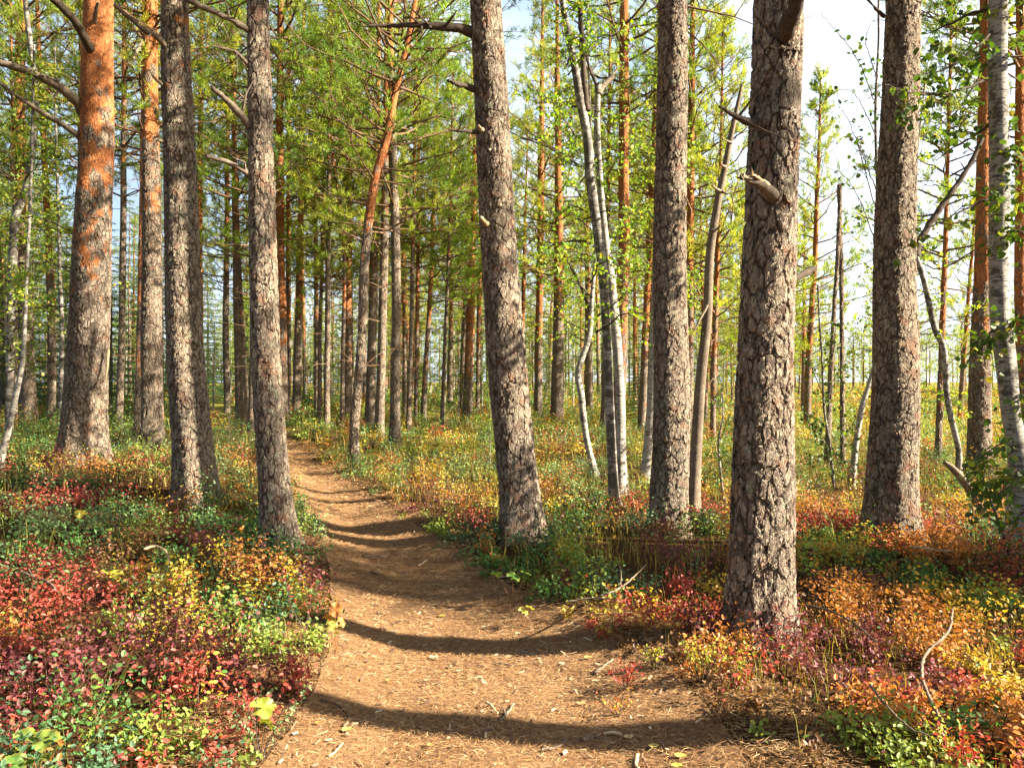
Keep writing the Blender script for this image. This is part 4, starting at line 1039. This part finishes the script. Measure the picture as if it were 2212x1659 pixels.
def shrub_band(mb, y0, y1, dens, stems, lps, leaf, six, amin=-41, amax=41, hmul=1.0, stemw=.0022):
    n = int(dens * (math.tan(rad(amax)) - math.tan(rad(amin))) * (y1 ** 2 - y0 ** 2) / 2)
    y = np.sqrt(rng.uniform(y0 ** 2, y1 ** 2, n)); x = y * rng.uniform(math.tan(rad(amin)), math.tan(rad(amax)), n)
    td = trail_d(x, y)
    gap = fbm(x * 1.1, y * 1.1, 77)
    edge = -.16 + .34 * fbm(x * 2.3, y * 2.3, 78)
    rnear = (x > 0) & (y < 4.9)
    ok = (td > edge) & (gap > .24) & ~(rnear & (td < .65 * fbm(x * 2.1, y * 2.1, 79)) & (rng.random(n) < .75))
    x = x[ok]; y = y[ok]; td = td[ok]; n = len(x)
    sp = pick(x, y, 0)
    h = (.02 + .56 * fbm(x * 1.5, y * 1.5, 90) ** 1.2) * rng.uniform(.7, 1.25, n) * smooth(-.15, .5, td + .12) * hmul
    h = h * np.where((x > 0) & (y < 6), .78, 1.0) * np.where(sp == 7, .7, 1) * np.where(x < trail_c(y), 1.15, 1.0)
    h = np.maximum(h, .05)
    z = ground(x, y)
    # stems
    k = np.repeat(np.arange(n), stems)
    a = rng.random(len(k)) * 6.283; tl = rng.uniform(.1, .75, len(k))
    L = h[k] * rng.uniform(.6, 1.15, len(k))
    base = np.stack([x[k] + rng.normal(size=len(k)) * .02, y[k] + rng.normal(size=len(k)) * .02, z[k] - .01], 1)
    d = norm(np.stack([np.cos(a) * tl, np.sin(a) * tl, np.ones(len(k))], 1))
    tip = base + d * L[:, None]
    sd_ = norm(np.cross(d, rng.normal(size=d.shape))) * stemw
    V = np.stack([base - sd_, base + sd_, tip], 1).reshape(-1, 3)
    scol = np.array([[.13, .075, .035], [.16, .16, .04], [.10, .035, .025]])[rng.integers(0, 3, len(k))]
    mb.add(V, np.arange(len(V)).reshape(-1, 3), 0, np.repeat(scol, 3, 0))
    # leaves along them
    kk = np.repeat(np.arange(len(k)), lps)
    t = rng.uniform(.30, 1.05, len(kk))
    spread = leaf * .9
    p = base[kk] + d[kk] * (L[kk] * t)[:, None] + rng.normal(size=(len(kk), 3)) * spread
    ci = sp[k[kk]]
    stray = rng.random(len(kk)) < .03
    ci = np.where(stray, sp[rng.integers(0, n, len(kk))] if n else ci, ci)
    vp = rng.uniform(.72, 1.3, n)
    col = PAL[ci] * vp[k[kk]][:, None] * rng.uniform(.8, 1.2, (len(kk), 1)) * (1 + rng.normal(size=(len(kk), 3)) * .05)
    leaves_at(mb, p, leaf * rng.uniform(.65, 1.3, len(kk)), np.clip(col, .005, .8), 0, .55, .58, six)
near = MB()
shrub_band(near, 1.6, 5.2, 58, 5, 11, .027, True)
shrub_band(near, 5.2, 8.5, 46, 5, 10, .030, True, -40, 40)
tag(link('bilberry_shrubs', near.mesh('bilberry_shrubs', [M_SHRUB])), 'low bilberry shrubs in red, orange and green along both sides of the path', 'shrubs', None, 'stuff')
midb = MB()
shrub_band(midb, 8.5, 15, 26, 5, 8, .032, False, -39, 39, 1.1, .004)
shrub_band(midb, 15, 28, 8, 5, 8, .055, False, -38, 38, 1.25, .006)
tag(link('lingonberry_shrubs', midb.mesh('lingonberry_shrubs', [M_SHRUB])), 'green and yellow low shrubs covering the ground between the trunks', 'shrubs', None, 'stuff')
farb = MB()
shrub_band(farb, 28, 55, 2.2, 5, 7, .11, False, -38, 38, 1.4, .012)
shrub_band(farb, 55, 120, .5, 5, 6, .22, False, -38, 38, 1.7, .02)
tag(link('bog_plants', farb.mesh('bog_plants', [M_SHRUB])), 'yellow and pale green bog plants in the far sunlit openings', 'plants', None, 'stuff')

# grass blades
def blades(mb, y0, y1, dens, h, wd, right_only=True):
    n = int(dens * .67 * (y1 ** 2 - y0 ** 2))
    y = np.sqrt(rng.uniform(y0 ** 2, y1 ** 2, n)); x = y * rng.uniform(-.72, .74, n)
    td = trail_d(x, y)
    g = fbm(x * 1.3, y * 1.3, 120)
    ok = (td > .12) & (g > np.where(x > trail_c(y), .48, .62))
    x = x[ok]; y = y[ok]; n = len(x)
    b = np.stack([x, y, ground(x, y)], 1)
    a = rng.random(n) * 6.283; l = rng.uniform(.15, .9, n); hh = h * rng.uniform(.5, 1.4, n)
    o = np.stack([np.cos(a), np.sin(a), np.zeros(n)], 1)
    m1 = b + o * (l * hh * .3)[:, None] + np.array([0, 0, 1.0]) * (hh * .62)[:, None]
    e = b + o * (l * hh * .95)[:, None] + np.array([0, 0, 1.0]) * (hh * (1 - .3 * l))[:, None]
    s = np.stack([-np.sin(a), np.cos(a), np.zeros(n)], 1) * wd
    V = np.stack([b - s, b + s, m1 + s * .8, e, m1 - s * .8], 1).reshape(-1, 3)
    i = np.arange(n)[:, None] * 5
    pal = np.array([[.32, .30, .05], [.45, .36, .07], [.22, .26, .04], [.50, .33, .08]])
    cc = np.repeat(pal[rng.integers(0, 4, n)] * rng.uniform(.7, 1.2, (n, 1)), 5, 0)
    mb.add(V, i + np.array([[0, 1, 2, 4]]), 0, cc)
    mb.add(V, i + np.array([[4, 2, 3]]), 0, cc)
gr = MB(); blades(gr, 2.5, 6, 180, .16, .0016); blades(gr, 6, 14, 95, .22, .003); blades(gr, 14, 30, 26, .32, .006)
tag(link('grass', gr.mesh('grass', [M_SHRUB])), 'thin yellowish grass blades among the shrubs', 'grass', None, 'stuff')

# needle litter on the path and between the shrubs
def litter(mb, y0, y1, dens, ln, wd, margin=.35):
    yy = rng.uniform(y0, y1, int(dens * (y1 - y0) * 2.6)); u_ = rng.uniform(-1.0, 1.0, len(yy))
    x = trail_c(yy) + u_ * (trail_w(yy) + margin); td = trail_d(x, yy)
    gz = ground(x, yy, False) + .004 + (fbm(x * 3, yy * 3, 31) - .5) * .035 * (td < 0)
    gz = np.where(td > -.02, np.maximum(gz, ground(x, yy)) + .006, gz)
    n = len(x); a = rng.normal(size=n) * .9 + np.where(rng.random(n) < .5, 0, math.pi) ; L = ln * rng.uniform(.5, 1.3, n)
    dz = rng.normal(size=n) * .12
    d = np.stack([np.cos(a), np.sin(a), dz], 1)
    c = np.stack([x, yy, gz + .003 + rng.random(n) * .010 + np.abs(dz) * L * .5], 1)
    s = np.stack([-np.sin(a), np.cos(a), rng.normal(size=n) * .3], 1) * wd
    bend = np.stack([np.zeros(n), np.zeros(n), rng.uniform(0, .1, n) * L], 1) + s * rng.normal(size=(n, 1)) * 2
    V = np.stack([c - d * (L / 2)[:, None] - s, c - d * (L / 2)[:, None] + s, c + bend + s, c + d * (L / 2)[:, None] + s * .3, c + d * (L / 2)[:, None] - s * .3, c + bend - s], 1).reshape(-1, 3)
    i = np.arange(n)[:, None] * 6
    pal = np.array([[.44, .24, .10], [.35, .18, .07], [.54, .35, .17], [.26, .13, .06], [.60, .45, .26], [.14, .075, .045]])
    mb.add(V, np.concatenate([i + np.array([[0, 1, 2, 5]]), i + np.array([[5, 2, 3, 4]])]), 0, np.repeat(pal[rng.choice(6, n, p=[.28, .24, .18, .15, .07, .08])] * rng.uniform(.75, 1.2, (n, 1)), 6, 0))
def chips(mb, y0, y1, n):
    yy = rng.uniform(y0, y1, n); x = trail_c(yy) + rng.uniform(-1.05, 1.25, n) * trail_w(yy)
    gz = np.maximum(ground(x, yy, False) + .004 + (fbm(x * 3, yy * 3, 31) - .5) * .035, ground(x, yy)) + .012
    for k in range(n):
        a = rng.random() * 6.28; L = rng.uniform(.006, .026) * (1 if rng.random() < .9 else 1.7); W_ = rng.uniform(.002, .006); T_ = .003
        d = np.array([math.cos(a), math.sin(a), rng.normal() * .2]) * L; s = np.array([-math.sin(a), math.cos(a), rng.normal() * .3]) * W_
        c = np.array([x[k], yy[k], gz[k]]); u3 = np.array([0, 0, T_])
        V = np.array([c - d - s, c + d * .8 - s, c + d + s, c - d * .9 + s, c - d - s + u3, c + d * .8 - s + u3, c + d + s * .9 + u3, c - d * .9 + s + u3])
        mb.add(V, [[3, 2, 1, 0], [4, 5, 6, 7], [0, 1, 5, 4], [1, 2, 6, 5], [2, 3, 7, 6], [3, 0, 4, 7]], 0, np.array([[.42, .31, .19], [.30, .20, .12], [.20, .11, .065], [.50, .40, .26], [.10, .06, .04]])[rng.integers(0, 5)] * rng.uniform(.8, 1.1))
lt = MB(); litter(lt, 1.8, 5.5, 6200, .042, .0008, .5); litter(lt, 5.5, 10, 2200, .05, .0013); litter(lt, 10, 18, 500, .08, .003)
chips(lt, 2.6, 6.5, 700); chips(lt, 6.5, 11, 120)
tag(link('needle_litter', lt.mesh('needle_litter', [M_LITTER])), 'carpet of fallen orange pine needles and bark chips on the path', 'litter', None, 'stuff')

# ------------------------------------------------------------------ single small things
def path_z(x, y):
    return float(max(ground(x, y, False) + .004 + (fbm(np.array(x) * 3, np.array(y) * 3, 31) - .5) * .035 * (trail_d(np.array(x), np.array(y)) < 0), ground(x, y)))
def on_ground(px_, py_, h=0.0):
    D = 3.0
    for _ in range(30):
        x = (px_ - 1106) * KPX * D; z = path_z(x, D) + h
        D = .5 * D + .5 * (CAMZ - z) / ((py_ - HOR) * KPX)
    return np.array([(px_ - 1106) * KPX * D, D, path_z((px_ - 1106) * KPX * D, D) + h])
def stick(label, pl, r0, mat, name='stick', fork=None, h=.012, group='sticks lying on the path', lift=None):
    P3 = np.array([on_ground(x, y, h) for x, y in pl])
    if lift is not None: P3[:, 2] += np.array(lift)
    base = P3[0].copy(); P3 = P3 - base
    P = resample(P3, .02); P += rng.normal(size=P.shape) * r0 * .18
    t = np.linspace(0, 1, len(P))
    mb = MB(); tube(mb, P, r0 * (1 - .45 * t) * (1 + .1 * rng.normal(size=len(P))), 7, 0)
    if fork:
        Q = np.array([on_ground(x, y, h) for x, y in fork]) - base; Q = resample(Q, .02)
        tube(mb, Q, r0 * .75 * (1 - .5 * np.linspace(0, 1, len(Q))), 6, 0)
    return tag(link(name, mb.mesh(name, [mat]), None, base), label, 'stick', group)
stick('thin white stick at the bottom of the path, left of centre', [(708, 1634), (722, 1626), (740, 1606)], .007, M_PALE)
stick('curved reddish-brown stick in the shaded band of the path', [(784, 1566), (800, 1556), (828, 1546)], .009, M_LIMB)
stick('forked grey stick near the bottom right of the path', [(1078, 1556), (1092, 1546), (1110, 1520)], .009, M_DEAD, fork=[(1092, 1546), (1088, 1532), (1086, 1528)])
stick('short tan stick left of the forked grey stick', [(1052, 1518), (1062, 1526), (1074, 1540)], .008, M_PALE)
stick('grey stick with white broken end at the right edge of the path', [(1286, 1454), (1304, 1440), (1324, 1425)], .012, M_DEAD)
stick('flat pale wood piece lying at the right edge of the path', [(1306, 1584), (1324, 1584), (1344, 1586)], .010, M_PALE)
stick('pale stick standing out at the bottom edge of the path', [(1378, 1632), (1374, 1648), (1380, 1665)], .011, M_PALE)
stick('reddish thin stick beside the pale bottom stick', [(1384, 1632), (1392, 1644), (1402, 1664)], .006, M_LIMB)
stick('long thin dark twig across the shaded lower part of the path', [(690, 1512), (720, 1520), (742, 1536), (752, 1552)], .006, M_TWIG)
stick('grey twig in the shaded band below the bright patch', [(1124, 1408), (1140, 1412), (1160, 1414)], .010, M_DEAD)
stick('short grey twig in the middle of the path between two lit bands', [(1070, 1432), (1096, 1436), (1108, 1440)], .009, M_DEAD)
stick('thin straw-coloured twig in the upper shade of the path', [(904, 1222), (916, 1214), (922, 1210)], .010, M_PALE)
stick('grey straight twig in the upper shade of the path', [(786, 1202), (806, 1201), (830, 1203)], .009, M_DEAD)
stick('dark short twig left in the upper shade of the path', [(800, 1236), (816, 1240), (830, 1242)], .010, M_TWIG)
stick('pale slender chip of a stick at the right lower path edge', [(1260, 1598), (1280, 1592), (1300, 1598)], .008, M_DEAD)
stick('long dark bent twig at the lower right of the path', [(1170, 1620), (1210, 1612), (1222, 1590)], .006, M_DEAD)
stick('pale S-shaped bare branch sticking out of the orange shrubs on the right', [(2040, 1530), (2008, 1506), (1992, 1480), (2004, 1454), (2050, 1426), (2060, 1390)], .009, M_DEAD, 'bare_branch', h=.12, group='bare branches in the shrubs', lift=[-.08, .0, .05, .10, .15, .2])
stick('long thin dark branch lying over the orange shrubs on the right', [(1740, 1306), (1800, 1322), (1850, 1350), (1895, 1388)], .007, M_TWIG, 'bare_branch', h=.25, group='bare branches in the shrubs')
stick('straight thin branch lying low in the orange shrubs in the right corner', [(1880, 1480), (1920, 1530), (1970, 1575), (2010, 1590)], .006, M_DEAD, 'bare_branch', h=.2, group='bare branches in the shrubs')
stick('arched pale twig over the red shrubs by the pale banded pine', [(310, 1186), (336, 1180), (358, 1192), (366, 1218)], .009, M_PALE, 'bare_branch', h=.33, group='bare branches in the shrubs')
stick('branching pale twig in the green shrubs at the left edge', [(118, 1272), (100, 1256), (72, 1246), (42, 1232)], .008, M_DEAD, 'bare_branch', fork=[(72, 1246), (64, 1236), (60, 1228)], h=.33, group='bare branches in the shrubs')
stick('dead twig arching over the dark shrubs right of the path', [(1290, 1290), (1340, 1270), (1380, 1236), (1395, 1220)], .007, M_DEAD, 'bare_branch', fork=[(1340, 1270), (1342, 1240), (1336, 1214)], h=.22, group='bare branches in the shrubs')
stick('second dead twig tangle just below the arching one', [(1226, 1300), (1280, 1292), (1330, 1296)], .007, M_DEAD, 'bare_branch', h=.2, group='bare branches in the shrubs')
stick('dead branch lying at the foot of the dark right-hand pine', [(1966, 1180), (2010, 1186), (2060, 1192)], .010, M_PALE, 'bare_branch', h=.15, group='bare branches in the shrubs')

def dry_leaf(label, px_, py_, size, col, lobed=False):
    p = on_ground(px_, py_, .014)
    n = 12; a = np.linspace(0, 6.283, n, endpoint=False) + rng.random()
    r = size * (1 + (.28 * np.cos(a * 5) if lobed else .1 * np.cos(a * 3))) * (1 - .35 * np.abs(np.sin(a)))
    V = np.stack([r * np.cos(a), r * np.sin(a), .25 * r * rng.random(n)], 1); V = np.vstack([V, [[0, 0, .0]]])
    mb = MB(); F = [[k, (k + 1) % n, n] for k in range(n)]
    mb.add(V, F, 0, np.array(col) * rng.uniform(.8, 1.1, (n + 1, 1)))
    d = norm(np.array([1, rng.normal(), .2])); tube(mb, np.array([[0, 0, .002], d * size * 1.0, d * size * 1.7]), np.array([.0015, .0012, .001]), 4, 0, np.array([.25, .15, .06]))
    o = link('dry_leaf', mb.mesh('dry_leaf', [M_LITTER]), None, p)
    return tag(o, label, 'leaf', 'fallen leaves on the path')
for L_ in (('pale cream leaf below the bright patch of the path', 936, 1420, .032, (.62, .48, .24)), ('yellow-green leaf near the bottom left of the path', 750, 1576, .03, (.42, .40, .10)), ('orange leaf at the lower left of the path', 687, 1561, .02, (.60, .22, .05)),
           ('yellow square-looking leaf right of the pale wood piece', 1412, 1612, .026, (.56, .44, .12)), ('yellow leaf lower right, by the shrubs', 1470, 1632, .03, (.60, .46, .10)), ('tan leaf under the pale wood piece', 1358, 1592, .024, (.55, .36, .18)), ('yellow leaf on the bottom edge of the path', 1462, 1654, .026, (.56, .44, .08)),
           ('small yellow leaf in the bright patch of the path', 955, 1330, .028, (.58, .46, .08)), ('little tan leaf in the lower lit band', 1255, 1520, .026, (.55, .33, .12)), ('brown curled leaf at the left rim of the path', 840, 1470, .026, (.45, .22, .08)), ('orange-brown leaf below the shaded band', 930, 1610, .02, (.48, .26, .08)),
           ('yellow leaf below the lit shrubs at the right path edge', 1270, 1420, .028, (.55, .38, .12))):
    dry_leaf(*L_)

def lobed_plant(label, px_, py_, leaves_, col, h=.18, edge=(.55, .30, .06), name='cloudberry_plant'):
    p = on_ground(px_, py_, h); zb = path_z(p[0], p[1]); root = empty(name, (p[0], p[1], zb), label, 'plant', 'broad-leaved cloudberry plants')
    for (dx, dy, dz, size, rz, tilt) in leaves_:
        n = 40; a = np.linspace(-2.75, 2.75, n)
        lob = 1 - .16 * np.abs(np.sin(a * 2.1)) ** 3 + .05 * np.sin(a * 16)
        r = size * lob * (1 - .12 * np.cos(a) * 0)
        V = [[0, 0, 0]]; cols = [np.array(col) * .9]
        rings = (.35, .7, 1.0)
        for f in rings:
            for k in range(n):
                V.append([r[k] * f * math.cos(a[k]), r[k] * f * math.sin(a[k]), size * (.16 * f * math.cos(a[k] * 4.2 + 3.1) * f - .12 * f * f + .18 * f)])
                cols.append(np.array(col) * (.9 + .2 * math.cos(a[k] * 4.2) * .5) * (1 - max(0, f - .7)) + np.array(edge) * max(0, f - .7))
        F3 = [[0, 1 + k, 2 + k] for k in range(n - 1)]
        F4 = [[1 + q * n + k, 1 + (q + 1) * n + k, 2 + (q + 1) * n + k, 2 + q * n + k] for q in range(2) for k in range(n - 1)]
        M = Matrix.Rotation(rz, 3, 'Z') @ Matrix.Rotation(tilt, 3, 'X')
        V = np.array(V) @ np.array(M).T + np.array([dx, dy, h + dz])
        mb = MB(); mb.add(V, F4, 0, np.array(cols), True); mb.n -= len(V); mb.v.pop(); mb.col.pop()
        mb.add(V, F3, 0, np.array(cols), True)
        tube(mb, np.array([[0, 0, 0], [dx * .6, dy * .6, (h + dz) * .6], [dx, dy, h + dz]]), np.array([.002, .0018, .0015]), 4, 0, np.array([.30, .14, .05]))
        link('leaf', mb.mesh('leaf', [M_SHRUB]), root)
G_ = (.30, .36, .05)
lobed_plant('two bright yellow-green broad leaves on the left rim of the path, bottom left', 566, 1540, [(0, 0, .02, .06, .6, .5), (.03, -.02, -.04, .045, 2.6, .9), (-.02, .02, .01, .03, 4, .6)], G_)
lobed_plant('broad yellow-green leaves in the bottom left corner', 95, 1610, [(0, 0, .02, .055, .2, .4), (-.06, -.02, -.01, .05, 3.2, .5), (.04, -.03, -.02, .045, 5, .6), (-.09, .03, .02, .05, 1.2, .3)], (.17, .24, .04), .2)
lobed_plant('green broad leaf beside the bottom left corner leaves', 30, 1650, [(0, 0, 0, .05, .9, .4), (.06, .02, 0, .04, 3.9, .6)], (.11, .21, .04), .2)
lobed_plant('green broad leaves in the dark shrubs right of the path', 1108, 1246, [(0, 0, 0, .06, .9, .4), (-.12, .03, .01, .05, 2.9, .6), (.10, .02, .02, .045, 2.0, .4)], (.12, .25, .04), .2)
lobed_plant('yellow-lit broad leaves at the sunlit tip of the shrubs right of the path', 1130, 1320, [(0, 0, 0, .04, .9, .5), (.05, .01, .02, .035, 2.4, .6), (-.03, .02, .0, .03, 4.4, .5)], (.48, .45, .09), .12)
lobed_plant('dark orange broad leaves hanging over the left rim of the path', 724, 1335, [(0, 0, .05, .045, .1, 1.1), (.03, .01, -.03, .035, 1.1, 1.0), (-.04, 0, .0, .035, 3, .8)], (.45, .17, .04), .22)
lobed_plant('yellow broad leaf on the left rim of the path beside the orange ones', 716, 1352, [(0, 0, 0, .04, .4, .7), (.04, -.02, -.03, .03, 5, .8)], (.42, .40, .07), .12)
lobed_plant('single broad yellow leaf among the green shrubs at the left', 172, 1110, [(0, 0, 0, .06, .4, .5)], (.58, .46, .05), .3)
lobed_plant('yellow broad leaf in the red shrubs at the left', 250, 1240, [(0, 0, 0, .045, .4, .5), (-.07, 0, .01, .035, 2, .5)], (.52, .45, .06), .3)

def sprig(label, px_, py_, h, col, n_st, n_lf, leaf, group='tall single sprigs', name='bilberry_sprig', wid=.06):
    p = on_ground(px_, py_, h); zb = path_z(p[0], p[1]); root = empty(name, (p[0], p[1], zb), label, 'plant', group)
    st = MB(); lf = MB()
    P_ = []
    for k in range(n_st):
        e = np.array([rng.normal() * wid, rng.normal() * wid, h * rng.uniform(.75, 1.1)])
        pts = np.array([[0, 0, -.02], e * .5 + rng.normal(size=3) * .015, e]); tube(st, pts, np.array([.0025, .002, .001]), 4, 0)
        t = rng.uniform(.4, 1.03, (n_lf, 1)); P_.append(e * t + rng.normal(size=(n_lf, 3)) * leaf * .5)
    P_ = np.concatenate(P_); cc = np.array(col)[rng.integers(0, len(col), len(P_))] * rng.uniform(.75, 1.2, (len(P_), 1))
    leaves_at(lf, P_, leaf * rng.uniform(.7, 1.2, len(P_)), cc, 0, .3, .55, True)
    link('stem', st.mesh('stem', [M_TWIG]), root); link('foliage', lf.mesh('foliage', [M_SHRUB]), root)
RED = [(.55, .08, .05), (.62, .12, .08), (.42, .05, .05)]; YEL = [(.45, .46, .07), (.56, .46, .07), (.33, .38, .05)]; ORA = [(.58, .22, .05), (.5, .12, .05), (.56, .4, .07)]
sprig('tall red sprig standing up from the sunlit shrubs left of the nearest pine', 1490, 1250, .34, RED, 4, 9, .02)
sprig('red little bush on the bare path edge right of centre', 1350, 1432, .14, RED, 9, 14, .018)
sprig('yellow-green bush left of the foot of the nearest pine', 1515, 1378, .24, YEL, 14, 16, .019, wid=.09)
sprig('bright yellow-green sprig right of the yellow-green bush by the nearest pine', 1590, 1400, .2, YEL, 8, 15, .019)
sprig('low yellow sprig hanging over the path below the yellow-green bush', 1420, 1402, .12, YEL, 7, 14, .018)
sprig('orange-red sprig at the lower right path edge', 1336, 1500, .1, ORA, 6, 12, .018)
sprig('pink-tipped sprig leaning over the left rim of the path', 660, 1250, .34, RED, 7, 12, .02, wid=.1)
sprig('bright red bush in the right bottom corner', 2090, 1580, .2, RED, 9, 14, .02)
sprig('pale blue-green sprig in the near left shrubs', 560, 1500, .28, [(.14, .24, .10), (.20, .28, .12)], 9, 16, .02, wid=.09)
sprig('yellow spiky sprig in the orange shrubs at the bottom right', 2030, 1560, .2, YEL, 9, 16, .018)
